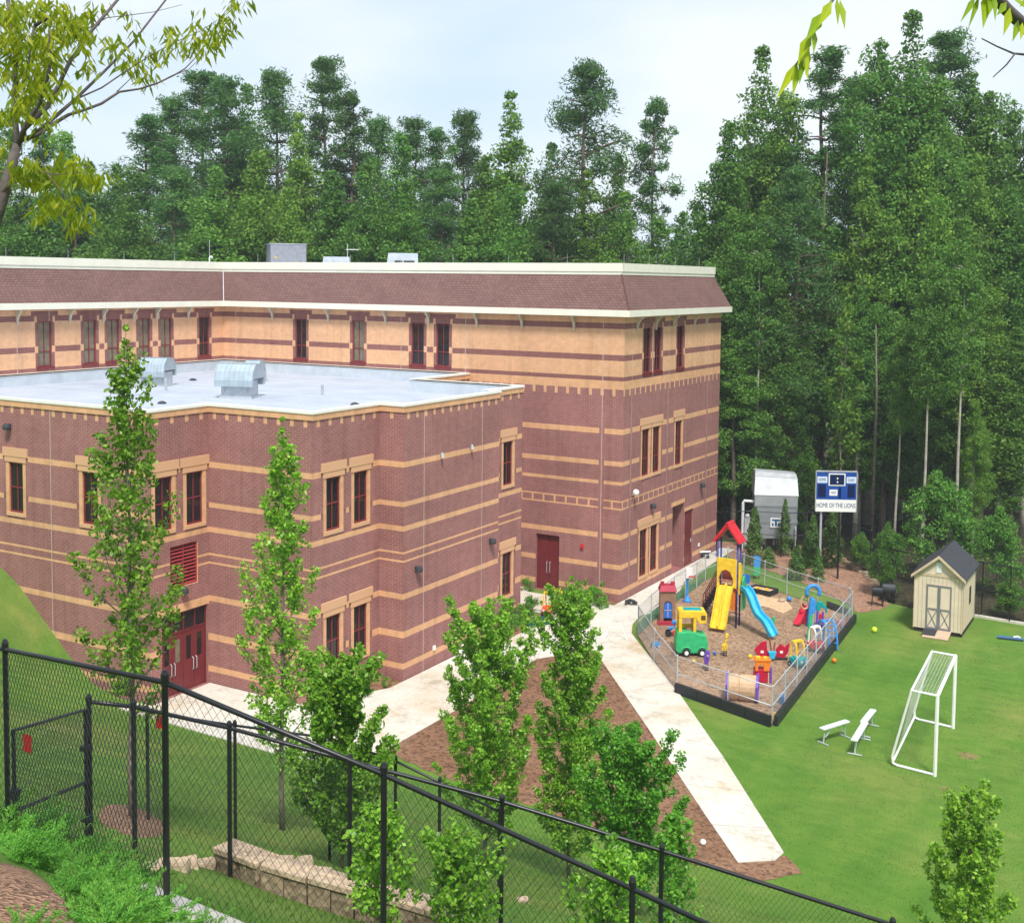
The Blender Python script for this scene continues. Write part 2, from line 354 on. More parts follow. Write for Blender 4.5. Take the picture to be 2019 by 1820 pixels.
# paved areas (kept clear of each other: butted along shared edges)
PADPTS = [(-37.5, 34.63), (-37.75, 33.7)]+[tuple(p)[:2] for p in D_([(420, 1452), (560, 1492), (680, 1503), (765, 1478), (905, 1398), (1058, 1300), (1172, 1283)])]
WALK = [(1172, 1283), (1285, 1448), (1385, 1600), (1455, 1702), (1528, 1698), (1545, 1682), (1430, 1500), (1330, 1355), (1270, 1282), (1245, 1250), (1247, 1232), (1262, 1215)]
padp = [(-38.2, 34.6), (-38.4, 33.7)]+[tuple(p)[:2] for p in D_([(420, 1452), (560, 1492), (680, 1503), (765, 1478), (905, 1398), (1058, 1300)])]+[tuple(p)[:2] for p in D_(WALK)] + \
       [(-24.6, 60.2), (-26.2, 66.0), (-26.6, 76.0), (-27.55, 76.0), (-27.55, 59.0), (-33.2, 59.0), (-33.2, 59.8), (-36.5, 59.8), (-36.5, 55.6), (-30.0, 55.6), (-29.4, 55.4), (-29.4, 48.0), (-30.25, 48.0), (-30.25, 43.0), (-30.25, 41.6), (-31.2, 39.8), (-32.4, 37.98), (-37.45, 37.98), (-37.45, 34.6)]
slab('concrete_path', padp, -.1, .045, CONC)
# scored joints in the concrete
jm = MB()
for a, b in (((1222, 1365), (1322, 1345)), ((1283, 1447), (1395, 1445)), ((1352, 1545), (1475, 1560)), ((1402, 1625), (1515, 1632)), ((1190, 1305), (1262, 1278)), ((905, 1398), (1010, 1240)), ((1058, 1300), (1090, 1225)), ((660, 1400), (765, 1478))):
    p, q = at(*a, .049), at(*b, .049); n = (q-p).normalized().cross(Vector((0, 0, 1)))*.012; jm.face([p-n, p+n, q+n, q-n])
o = struct(jm.build('path_joints', JOINT))
SOILP = ragged(D_([(740, 1470), (880, 1380), (1050, 1290), (1185, 1270), (1300, 1445), (1400, 1595), (1465, 1690), (1530, 1690), (1550, 1688), (1582, 1722), (1500, 1738), (1430, 1722), (1330, 1692), (1200, 1650), (1060, 1592), (940, 1552), (870, 1532)]), .05)
slab('soil_bed', SOILP, -.1, .022, SOIL)
slab('planting_bed', [(-31.62, 38.2), (-31.0, 38.2), (-30.0, 41.5), (-30.28, 42.65), (-31.62, 42.65)], -.1, .035, SOIL)
slab('planting_bed', [(-30.28, 47.9), (-29.2, 47.9), (-29.2, 55.8), (-30.28, 55.8)], -.1, .035, SOIL)
slab('planting_bed', [(-31.4, 58.8), (-27.57, 58.8), (-27.57, 59.82), (-31.4, 59.82)], -.1, .035, SOIL)
slab('pine_straw_bed', ragged(D_([(1405, 1068), (1640, 1080), (1712, 1140), (1742, 1180), (1752, 1196), (1720, 1204), (1690, 1208), (1672, 1190), (1560, 1140), (1440, 1100)]), .08, 2), -.1, .03, STRAW)
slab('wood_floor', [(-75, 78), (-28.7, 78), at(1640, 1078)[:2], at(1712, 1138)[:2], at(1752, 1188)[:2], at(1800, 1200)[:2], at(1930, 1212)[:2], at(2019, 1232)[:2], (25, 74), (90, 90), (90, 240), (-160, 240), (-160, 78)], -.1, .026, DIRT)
# mulch ring round the first young tree and the mulch mound at the bottom left, draped on the slope
def drape(name, poly, mat, lift, step=.25, mound=0.0):
    xs = [p[0] for p in poly]; ys = [p[1] for p in poly]; cx, cy = sum(xs)/len(xs), sum(ys)/len(ys); m = MB(); rings = 7; n = len(poly)
    for k in range(rings+1):
        t = 1-k/rings
        for x, y in poly:
            X, Y = cx+(x-cx)*t, cy+(y-cy)*t; m.v.append((X, Y, float(terr(X, Y))+lift*min(1, k*1.5+(-.2 if k == 0 else 0))+mound*(1-t*t)))
    for k in range(rings):
        for j in range(n): m.f.append((k*n+j, k*n+(j+1) % n, (k+1)*n+(j+1) % n, (k+1)*n+j)); m.m.append(0); m.uv.append(None)
    return struct(m.build(name, mat, smooth=True))
rc, ra, rb_ = onterr(262, 1622), onterr(262, 1594), onterr(262, 1650)
rv, rl = Vector(((ra-rb_)/2)[:2]), Vector((RT[0], RT[1]))*.60; rm = Vector(((ra+rb_)/2)[:2])
drape('mulch_ring', [tuple(rm+rv*math.cos(t)*(1+.06*math.cos(2*t))-rl*math.sin(t)*(1+.08*math.sin(3*t))) for t in [k*math.pi/12 for k in range(24)]], NMULCH, .05, mound=.05)

# ------------------------------------------------------------------ school building
school = thing('school_building', 'three storey red and buff brick school with maroon mansard roof and low flat roofed block', 'school', (0, 0, 0))
def offset(poly, d):
    out = []; n = len(poly)
    for i in range(n):
        a, b, c = Vector(poly[i-1]), Vector(poly[i]), Vector(poly[(i+1) % n]); e, f = (b-a).normalized(), (c-b).normalized()
        out.append((b.x+d*(e.y+f.y), b.y-d*(e.x+f.x)))
    return out
def wall(mb, ax, const, out, a0, a1, z0, z1, paints, holes, depth=.16, base=0):
    zs = sorted({z0, z1} | {z for p in paints+holes for z in p[2:4] if z0 < z < z1})
    P = lambda a, z, dd=0: ((a, const-out*dd, z) if ax == 'y' else (const-out*dd, a, z))
    flip = (ax == 'y') == (out > 0)
    def quad(c, mi):
        if flip: c = c[::-1]
        mb.face([P(*q) for q in c], mi, [(q[0]-(q[2] if len(q) > 2 else 0), q[1]) for q in c])
    for s in range(len(zs)-1):
        lo, hi = zs[s], zs[s+1]; zm = (lo+hi)/2
        pp = [p for p in paints if p[2] < zm < p[3]]; hh = [h for h in holes if h[2] < zm < h[3]]
        xs = sorted({a0, a1} | {a for p in pp+hh for a in p[:2] if a0 < a < a1}); run = None
        for i in range(len(xs)-1):
            am = (xs[i]+xs[i+1])/2; mi = base
            for p in pp:
                if p[0] < am < p[1]: mi = p[4]
            if any(h[0] < am < h[1] for h in hh): mi = None
            if run and run[2] == mi: run[1] = xs[i+1]
            else:
                if run and run[2] is not None: quad([(run[0], lo), (run[1], lo), (run[1], hi), (run[0], hi)], run[2])
                run = [xs[i], xs[i+1], mi]
        if run and run[2] is not None: quad([(run[0], lo), (run[1], lo), (run[1], hi), (run[0], hi)], run[2])
    for h in holes:
        a, b, lo, hi = h[:4]; dd = h[4] if len(h) > 4 else depth; mi = h[5] if len(h) > 5 else base
        for c in ([(a, lo, 0), (a, hi, 0), (a, hi, dd), (a, lo, dd)], [(b, hi, 0), (b, lo, 0), (b, lo, dd), (b, hi, dd)], [(a, hi, 0), (b, hi, 0), (b, hi, dd), (a, hi, dd)], [(b, lo, 0), (a, lo, 0), (a, lo, dd), (b, lo, dd)]): quad(c, mi)
        if len(h) > 6: quad([(a, lo, dd), (b, lo, dd), (b, hi, dd), (a, hi, dd)], h[6])
WM = [BRICK, TANB, PURP, BAND, MORT]
# window kinds, each built once facing -y and copied
def make_window(w, h, split, glass, sillmat, block):
    m = MB(); t = .065
    m.box(-w/2, -w/2+t, .07, .15, 0, h).box(w/2-t, w/2, .07, .15, 0, h).box(-w/2+t, w/2-t, .07, .15, 0, t).box(-w/2+t, w/2-t, .07, .15, h-t, h)
    m.box(-.022, .022, .085, .15, t, h-t); m.box(-w/2+t, -.022, .085, .15, h*split-.025, h*split+.025).box(.022, w/2-t, .085, .15, h*split-.025, h*split+.025)
    o = m.build('window', REDFRAME, school)
    MB().box(-w/2+.03, w/2-.03, .125, .14, .03, h-.03).build('pane', glass, o)
    MB().box(-w/2-.14, w/2+.14, -.05, .13, -.17, 0).build('sill', sillmat, o)
    if block:
        MB().box(-w/2-.24, w/2+.24, -.035, .06, h+.02, h+.27).box(-w/2-.36, w/2+.36, -.055, .06, h+.272, h+.66).build('lintel', BAND, o)
    return o
protos = {}
def window(kind, ax, const, a, z):
    w, h, split, glass, sm, blk = kinds[kind]
    k = kind
    if k not in protos: o = make_window(w, h, split, glass, sm, blk); protos[k] = o
    else: o = dup(protos[k], school)
    o.location = (a, const, z) if ax == 'y' else (const, a, z); o.rotation_euler.z = 0 if ax == 'y' else R(90)
kinds = {'block': (.96, 2.27, .5, DARKGLASS, BAND, True), 'third': (.92, 2.6, .33, DARKGLASS, MAROON, False), 'thirdblind': (.92, 2.6, .33, BLIND, MAROON, False),
         'endthird': (1.02, 2.6, .33, DARKGLASS, MAROON, False), 'endlow': (1.02, 2.72, .36, DARKGLASS, BAND, True)}
# --- wing walls
def wingbands(a0, a1, thin=False):
    p = [(a0, a1, 12.02, 16.2, 1), (a0, a1, 15.40, 15.73, 2), (a0, a1, 13.62, 13.95, 2), (a0, a1, 12.49, 12.73, 2), (a0, a1, 12.02, 12.49, 3)]
    n = int((a1-a0)/.72); st = (a1-a0)/n
    for k in range(n): p.append((a0+st*k+.05, a0+st*k+.24, 11.64, 12.02, 3))
    for lo, hi in ((9.49, 9.80), (7.70, 7.97), (6.64, 6.83), (3.56, 3.85), (1.84, 2.12), (.44, .73)): p.append((a0, a1, lo, hi, 3))
    p += [(a0, a1, 5.24, 5.33, 3), (a0, a1, 5.67, 5.76, 3)]
    for k in range(n): p.append((a0+st*k+.07, a0+st*k+.19, 5.33, 5.67, 3))
    return p
def third_paint(a, w=.92):
    z0, z1 = 12.80, 15.40; h = w/2
    return [(a-h-.2, a+h+.2, 12.73, z1, 2), (a-h-.46, a+h+.46, z1, 15.98, 2), (a-h-.24, a-h-.08, z1-.05, z1+.28, 1), (a+h+.08, a+h+.24, z1-.05, z1+.28, 1), (a-h-.24, a-h, 13.6, 13.97, 1), (a+h, a+h+.24, 13.6, 13.97, 1)], (a-h, a+h, z0, z1, .16, 2)
def low_paint(a, w, z0, z1, bands):
    h = w/2; p = []
    for lo, hi in bands: p += [(a-h-.36, a+h+.36, lo, hi, 2)]
    p += [(a-h-.2, a+h+.2, z0-.18, z1+.3, 3)]
    return p, (a-h, a+h, z0, z1, .16, 3)
FX, FY, EX = -57.53, 59.84, -27.59
mb = MB(); paints = wingbands(FX, EX); holes = []
for x in (-50.76, -46.07, -41.51, -39.66):
    p, h = third_paint(x); paints += p; holes.append(h)
dl, dr = -33.04, -31.50
holes.append((dl, dr, .05, 3.32, .28, 0))
for u in (465, 791, 918): x = ony(u, 640, FY).x; paints.append((x-.018, x+.018, 12.5, 16.2, 4))
x = ony(1186, 900, FY).x; paints += [(x-.16, x+.16, 1.8, 11.6, 0), (x-.02, x+.02, 0, 16.2, 4)]
wall(mb, 'y', FY, -1, FX, EX, 0, 16.2, paints, holes)
LY = [45.45, 48.63, 50.39, 52.85, 54.66, 58.04]
paints = wingbands(28, FY); holes = []
for y in LY:
    p, h = third_paint(y); paints += p; holes.append(h)
for u in (33, 97): y = onx(u, 640, FX).y; paints.append((y-.02, y+.02, 12.5, 16.2, 4))
wall(mb, 'x', FX, 1, 28, FY, 0, 16.2, paints, holes)
EY = [63.07, 64.63, 68.1]; paints = wingbands(FY, 75.16); holes = []
for y in EY:
    p, h = third_paint(y, 1.02); paints += p; holes.append(h)
    p, h = low_paint(y, 1.02, 6.78, 9.5, [(9.45, 9.82), (7.68, 7.99)]); paints += p; holes.append(h)
for y in EY[:2]:
    p, h = low_paint(y-.1, 1.02, .90, 3.62, [(3.5, 3.88), (1.82, 2.14)]); paints += p; holes.append(h)
holes.append((67.35, 69.30, .05, 4.22, 1.0, 0, 0)); paints.append((67.1, 69.35, 4.22, 4.5, 3))
holes.append((69.38, 70.82, .05, 3.6, .12, 0))
for y in (61.0, 66.3, 72.9): paints += [(y-.12, y+.12, 1.8, 10, 0), (y-.018, y+.018, 0, 16.2, 4)]
wall(mb, 'x', EX, 1, FY, 75.16, 0, 16.2, paints, holes)
wall(mb, 'y', 75.16, 1, -75, EX, 0, 16.2, wingbands(-75, EX), [])
wall(mb, 'y', 28, -1, -75, FX, 0, 16.2, wingbands(-75, FX), [])
wall(mb, 'x', -75, -1, 28, 75.16, 0, 16.2, [(28, 75.16, 12, 16.2, 1)], [])
# band in the side of the recess
mb.build('wall', WM, school)
for x in (-50.76, -46.07): window('thirdblind' if x > -47 else 'third', 'y', FY, x, 12.80)
for x in (-41.51, -39.66): window('third', 'y', FY, x, 12.80)
for k, y in enumerate(LY): window('third' if k == 5 else 'thirdblind', 'x', FX, y, 12.80)
for y in EY: window('endthird', 'x', EX, y, 12.80); window('endlow', 'x', EX, y, 6.78)
for y in EY[:2]: window('endlow', 'x', EX, y-.1, .90)
# --- mansard roof, fascias, deck
OUT = [(-75, 28), (FX, 28), (FX, FY), (EX, FY), (EX, 75.16), (-75, 75.16)]
def ring(mb, poly, d, z0, z1, mi=0, d2=None):
    a = offset(poly, d); b = offset(poly, d if d2 is None else d2); n = len(a)
    for i in range(n):
        j = (i+1) % n; Lh = math.dist(a[i], a[j]); h = math.hypot(z1-z0, (d2 or d)-d); s0 = math.dist(a[i], b[i])*.7
        mb.face([(*a[i], z0), (*a[j], z0), (*b[j], z1), (*b[i], z1)], mi, [(0, 0), (Lh, 0), (Lh-s0, h), (s0, h)])
def flat(mb, poly, da, db, z, mi=0):
    a, b = offset(poly, da), offset(poly, db); n = len(a)
    for i in range(n): j = (i+1) % n; mb.face([(*a[i], z), (*a[j], z), (*b[j], z), (*b[i], z)], mi)
mb = MB(); ring(mb, OUT, .52, 16.42, 18.44, 0, -.42); roof = mb.build('mansard_roof', SHING, school)
mb = MB(); ring(mb, OUT, .56, 16.10, 16.46); flat(mb, OUT, .56, .50, 16.46); mb.face([(*p, 16.12) for p in reversed(offset(OUT, .55))]); mb.build('eave_fascia', CREAM, school)
mb = MB(); ring(mb, OUT, -.38, 18.42, 18.60); ring(mb, OUT, -.34, 18.60, 19.07); flat(mb, OUT, -.34, -.75, 19.07); flat(mb, OUT, -.34, -.38, 18.60); flat(mb, OUT, -.38, -.5, 18.42); mb.build('roof_coping', CREAM, school)
mb = MB(); ring(mb, [p for p in OUT], -.75, 18.3, 19.07); mb.face([(*p, 18.5) for p in offset(OUT, -.5)]); mb.build('roof_deck', ROOF, school)
MB().tube([(FX+.53, FY-.53, 16.45), (FX-.40, FY+.40, 18.45)], .03, 6).build('valley_flashing', LGREY, school)
MB().tube([(EX+.52, FY-.52, 16.45), (EX-.42, FY+.42, 18.45)], .05, 6).build('hip_ridge', SHING, school)
br = MB().extr([(0, 15.25), (-.07, 15.25), (-.10, 15.5), (-.16, 15.7), (-.28, 15.86), (-.4, 15.95), (-.4, 16.10), (0, 16.10)], -.065, .065, 0, 'x')  .build('eave_bracket', M('bracket_paint', (.58, .50, .38), .6), school)
first = True
def bracket(loc, rz):
    global first
    o = br if first else dup(br, school); first = False; o.location = loc; o.rotation_euler.z = rz
for u in (538, 648, 761, 846, 941, 1030, 1133): bracket((ony(u, 622, FY).x, FY, 0), 0)
for u in (1256, 1293, 1328, 1369, 1392): bracket((EX, onx(u, 622, EX).y, 0), R(90))
for u in (33, 137, 203, 263, 308, 370): bracket((FX, onx(u, 622, FX).y, 0), R(90))
rodm = MB().tube([(0, 0, 18.8), (0, 0, 19.58)], .009, 5).build('lightning_rod', LGREY, school)
k = 0
for x, y in [(-27.9+.0, 60.3), (-28, 64), (-28, 68), (-28, 72)]+[(-31.5-3.9*i, 60.35) for i in range(7)]+[(-58.1, 56-4.2*i) for i in range(5)]:
    o = rodm if k == 0 else dup(rodm, school); o.location = (x, y, 0); k += 1
# --- low block
Y7 = float(onx(1031, 753, -30.9).y)
BLK = [(FX+.03, 34.63), (-37.5, 34.63), (-37.5, 38.03), (-31.65, 38.03), (-31.65, 42.68), (-30.31, 42.68), (-30.31, 50.94), (-30.9, 50.94), (-30.9, Y7), (-37.75, Y7), (-37.75, FY-.03), (FX+.03, FY-.03)]
def blockbands(a0, a1):
    n = max(1, int((a1-a0)/.68)); st = (a1-a0)/n
    return [(a0+st*(k+.5)-.1, a0+st*(k+.5)+.1, 11.84, 12.15, 3) for k in range(n)]+[(a0, a1, lo, hi, 3) for lo, hi in ((9.68, 9.94), (7.92, 8.14), (6.82, 7.05), (5.78, 5.88), (5.40, 5.50), (3.73, 3.98), (1.97, 2.27), (.55, .82))]
mb = MB()
BB = [(9.66, 9.96), (7.9, 8.16)]; BL = [(3.71, 4.0), (1.95, 2.29)]
bwins = []
def bwall(ax, const, out, a0, a1, wins, extra=(), holes=()):
    p = blockbands(a0, a1); h = list(holes)
    for a, w_, z in wins:
        q, hh = low_paint(a, w_, z, z+2.27, BB if z > 5 else BL); p += q; h.append(hh); bwins.append((ax, const, a, z))
    wall(mb, ax, const, out, a0, a1, -1, 12.42, p+list(extra), h)
bwall('y', 34.63, -1, FX, -37.5, [(-45.95, .96, 7.33), (-41.1, .96, 7.33), (-51.2, .96, 7.33)], [(-43.62, -43.58, -1, 12.4, 4), (-52.02, -51.98, -1, 12.4, 4)])
bwall('x', -37.5, 1, 34.63, 38.03, [(35.42, .96, 7.33), (37.2, .96, 7.33)], [(35.0, 38.03, 3.62, 3.98, 3)], [(35.75, 37.35, 4.72, 6.55, .12, 3), (35.25, 37.95, .04, 3.62, .22, 0)])
bwall('y', 38.03, -1, -37.5, -31.65, [])
bwall('x', -31.65, 1, 38.03, 42.68, [(39.43, .96, 7.33), (41.33, .96, 7.33), (39.43, .96, 1.36), (41.33, .96, 1.36)])
bwall('y', 42.68, -1, -31.65, -30.31, [])
j1, j2 = onx(836, 1000, -30.31).y, onx(950, 1000, -30.31).y
bwall('x', -30.31, 1, 42.68, 50.94, [], [(j1-.02, j1+.02, 0, 12.4, 4), (j2-.02, j2+.02, 0, 12.4, 4)])
bwall('y', 50.94, 1, -30.9, -30.31, [])
bwall('x', -30.9, 1, 50.94, Y7, [(52.86, .96, 7.40), (52.86, .96, 1.55)])
bwall('y', Y7, 1, -37.75, -30.9, [])
bwall('x', -37.75, 1, Y7, FY, [])
mb.build('wall', WM, school)
for a in bwins: window('block', *a)
mb = MB(); ring(mb, BLK, .045, 12.14, 12.42); flat(mb, BLK, .045, -.02, 12.42); flat(mb, BLK, 0, .045, 12.14); mb.build('cornice', BAND, school)
mb = MB(); ring(mb, BLK, .08, 12.40, 12.50); flat(mb, BLK, .08, -.32, 12.50); flat(mb, BLK, .0, .08, 12.40); flat(mb, BLK, -.32, -.0, 12.40)
mb.build('parapet_coping', COPING, school)
mb = MB(); ring(mb, BLK, -.30, 12.42, 11.75); mb.build('parapet_inside', MEMB, school)
mb = MB(); mb.face([(*p, 11.80) for p in offset(BLK, -.28)]); mb.build('flat_roof', ROOF, school)
sm = MB()
for y in (38.5, 44.0, 49.5, 55.0):
    sm.box(-57.0, -32.2 if y > 39 and y < 54 else -38.4, y-.012, y+.012, 11.79, 11.806)
sm.build('roof_seam', M('seam_tape', (.30, .34, .40), .8, .2, 1.5), school)
for dx, dy in ((-52.5, 52.0), (-44.0, 41.5), (-36.0, 46.5)): MB().lathe([(.22, 11.795), (.22, 11.86), (.10, 11.93), (.05, 11.94)], (dx, dy, 0), 10).build('roof_drain', DGREY, school)
for dx, dy, h_ in ((-49, 46.5, .7), (-40.5, 49.5, .55)): MB().tube([(dx, dy, 11.8), (dx, dy, 11.8+h_)], .07, 8).build('vent_pipe', LGREY, school)
# --- doors
def door_pair(parent_loc, rz, w, h, lites, transom=0, name='door', mat=MAROON, panels=2):
    """outer frame plus leaves; local -y faces out, x from -w/2 to w/2, set at the back of its opening"""
    f = MB(); f.box(-w/2, -w/2+.06, 0, .10, 0, h+transom).box(w/2-.06, w/2, 0, .10, 0, h+transom).box(-w/2+.06, w/2-.06, 0, .10, h-.06, h)
    if transom: f.box(-w/2+.06, w/2-.06, 0, .10, h+transom-.06, h+transom)
    fr = f.build('door_frame', mat, school); fr.location = parent_loc; fr.rotation_euler.z = rz
    lw = (w-.12)/panels
    for k in range(panels):
        x0 = -w/2+.06+lw*k; d = MB()
        if lites:
            lx0, lx1, z0, z1 = x0+lw*.28, x0+lw*.72, h*.50, h*.88
            d.box(x0+.008, lx0, .03, .075, .02, h-.07).box(lx1, x0+lw-.008, .03, .075, .02, h-.07).box(lx0, lx1, .03, .075, .02, z0).box(lx0, lx1, .03, .075, z1, h-.07)
        else: d.box(x0+.008, x0+lw-.008, .03, .075, .02, h-.07)
        dd = d.build('door', mat, school); dd.location = parent_loc; dd.rotation_euler.z = rz
        if lites: MB().box(lx0, lx1, .045, .06, z0, z1).build('pane', DARKGLASS if k != 1 else BLIND, dd)
        hx = x0+lw-.10 if k % 2 == 0 else x0+.10
        MB().tube([(hx, .03, h*.30), (hx, -.04, h*.32), (hx, -.04, h*.49), (hx, .03, h*.51)], .02, 6).build('handle', LGREY, dd)
    if transom:
        MB().box(-w/2+.06, w/2-.06, .04, .06, h, h+transom-.06).build('pane', DARKGLASS, fr)
        [MB().box(q-.03, q+.03, .0, .09, h, h+transom-.06).build('mullion', mat, fr) for q in (0, w*.25, -w*.25)]
door_pair(((dl+dr)/2, FY+.16, .05), 0, dr-dl, 3.26, False)
door_pair((-37.5-.12, 36.6, .04), R(90), 2.66, 2.72, True, .84, panels=4)
od = MB().box(-.69, .69, 0, .05, .02, 3.5).build('door', MAROON, school, loc=(EX-.09, 70.1, .05), rotz=R(90)); MB().cbox((.52, -.03, 1.5), (.05, .08, .22)).build('handle', LGREY, od)
rp = MB()
for k in range(11): z = .06+k*.155; rp.mesh8([(-.74, .0, z), (.74, .0, z), (.74, .09, z+.05), (-.74, .09, z+.05), (-.74, 0, z+.03), (.74, 0, z+.03), (.74, .09, z+.08), (-.74, .09, z+.08)])
rp.box(-.8, -.74, -.01, .1, 0, 1.83).box(.74, .8, -.01, .1, 0, 1.83).box(-.74, .74, -.01, .1, 1.77, 1.83).box(-.74, .74, -.01, .1, 0, .05).box(-.012, .012, -.015, .05, .05, 1.77)
rp.build('louver', M('red_louver_paint', (.36, .05, .055), .45), school, loc=(-37.5-.06, 36.55, 4.72), rotz=R(90))
# --- lamps, alarm, cameras
lamp = MB().lathe([(.10, -.02), (.17, .0), (.19, .10), (.15, .24), (.05, .28)], (0, -.2, -.1), 12, 0, 1, .8).box(-.09, .09, -.12, 0, -.12, .14).build('wall_lamp', DGREY, school, smooth=False)
fl = True
for ax, c, u, v in (('y', 34.63, 20, 842), ('x', -30.31, 820, 1122), ('x', -30.31, 966, 1067), ('x', -37.5, 358, 1165), ('x', EX, 1283, 998), ('x', EX, 1381, 957)):
    p = ony(u, v, c) if ax == 'y' else onx(u, v, c); o = lamp if fl else dup(lamp, school); fl = False; o.location = p; o.rotation_euler.z = 0 if ax == 'y' else R(90)
cm = MB().tube([(0, 0, 0), (0, -.12, .02)], .03, 6).tube([(0, -.10, .12), (0, -.14, -.12)], [.05, .09], 8).build('security_camera', LGREY, school); fl = True
for u, v in ((868, 897), (927, 881)):
    o = cm if fl else dup(cm, school); fl = False; o.location = onx(u, v, -30.31); o.rotation_euler.z = R(90)
MB().tube([(0, 0, -.1), (0, -.2, -.06)], .035, 6).ball((0, -.25, .05), .19).build('floodlight', WHITE, school, loc=onx(1246, 972, EX), rotz=R(90))
MB().box(-.09, .09, -.09, 0, -.13, .13).box(-.05, .05, -.12, -.09, -.06, .06).build('fire_alarm', PRED, school, loc=ony(1148, 1077, FY), bevel=.015)
MB().box(-.09, .09, -.07, 0, -.1, .1).build('socket_cover', WHITE, school, loc=onx(855, 1277, -30.31), rotz=R(90))
MB().box(-.09, .09, -.07, 0, -.1, .1).build('socket_cover', WHITE, school, loc=onx(1377, 1074, EX), rotz=R(90))

# ------------------------------------------------------------------ things standing on the roofs
def hooded_vent(u, v, label, Lx=2.05, s=1.0):
    p = at(u, v, 11.80); t = thing('roof_ventilator', label, 'roof vent', p, CYAW-.12, 'hooded ventilators on the flat roof')
    MB().box(-.78*s, .78*s, -.6*s, .6*s, 0, .9*s).box(-.86*s, .86*s, -.68*s, .68*s, 0, .10*s).build('curb', GALV, t)
    prof = [(-1.1, .62), (-1.12, .95), (-.95, 1.4), (-.5, 1.74), (.5, 1.74), (.95, 1.4), (1.12, .95), (1.1, .62), (.9, .62), (.9, 1.0), (-.9, 1.0), (-.9, .62)]
    prof = [(a*s*.85, b*s) for a, b in prof]
    h = MB().extr(prof, -Lx/2*s, Lx/2*s, 0, 'x')
    for k in range(9):
        x = (-Lx/2+.02+k*(Lx-.04)/8)*s
        pr = [(a*1.03, b+.025 if b > .63 else b) for a, b in prof[:8]]+[(a, b) for a, b in reversed(prof[:8])]
        h.extr(pr, x-.02, x+.02, 0, 'x')
    h.build('hood', HOOD, t)
    for sx in (-.6, .6):
        for sy in (-1, 1): MB().tube([(sx*s, sy*.6*s, .3*s), (sx*s, sy*.92*s, .66*s)], .025, 5).build('bracket', GALV, t)
    return t
hooded_vent(473, 783, 'hooded grey roof ventilator nearest the parapet, its ribbed curved hood lit from above')
hooded_vent(309, 761, 'hooded grey roof ventilator half behind the tall young tree', 1.75, .92)
hooded_vent(503, 752, 'smaller ribbed ventilator hood peeking out behind the nearest one', 1.2, .72)
p = dep(564, 509, 88); t = thing('roof_equipment_box', 'grey boxy rooftop unit rising above the white roof edge', 'rooftop unit', (p.x, p.y, 18.5), CYAW+.35)
zt = ztop(p, 483); MB().box(-1.3, 1.3, -1.2, 1.2, 0, zt-18.5).build('housing', M('unit_paint', (.28, .29, .33), .6), t)
MB().box(-1.38, 1.38, -1.23, 1.23, zt-18.5, zt-18.44).build('lid', LGREY, t); MB().box(.45, .6, -1.215, -1.2, .5, .75).box(-1.0, -.86, -1.215, -1.2, .95, 1.1).build('warning_label', PYEL, t)
for (u, v, vt, hw, lab) in ((793, 506, 493, 1.15, 'low light grey rooftop unit with sloped ends, right of the vent pipes'), (663, 507, 500, 1.0, 'low pale rooftop unit beside the thin mast')):
    p = dep(u, v, 84); zt = ztop(p, vt)-18.75; t = thing('rooftop_unit', lab, 'rooftop unit', (p.x, p.y, 18.5), CYAW+.1)
    MB().mesh8([(-hw, -.8, 0), (hw, -.8, 0), (hw, .8, 0), (-hw, .8, 0), (-hw*.85, -.7, zt), (hw*.95, -.7, zt), (hw*.95, .7, zt), (-hw*.85, .7, zt)]).build('housing', GALV, t)
    MB().box(-hw*.45, 0, -.84, -.74, zt*.45, zt*.62).box(hw*.1, hw*.75, -.84, -.74, zt*.45, zt*.62).build('grille', DGREY, t)
p = dep(685, 506, 84); t = thing('roof_mast', 'thin white antenna mast with a crossbar above the roof edge', 'mast', (p.x, p.y, 18.5), CYAW)
MB().tube([(0, 0, 0), (0, 0, 2.0)], .03, 6).build('pole', LGREY, t); MB().tube([(-.1, 0, 1.6), (.8, 0, 1.6)], .025, 5).build('crossbar', WHITE, t)
p = dep(413, 507, 86); t = thing('roof_vent_pipe', 'small white hooked vent pipe on the roof edge left of the grey box', 'vent pipe', (p.x, p.y, 18.5), CYAW)
MB().tube([(0, 0, 0), (0, 0, .9), (.06, 0, 1.05), (.16, 0, 1.05), (.2, 0, .92)], .05, 7).tube([(.0, 0, .9), (0, 0, 2.2)], .012, 5).build('pipe', WHITE, t)
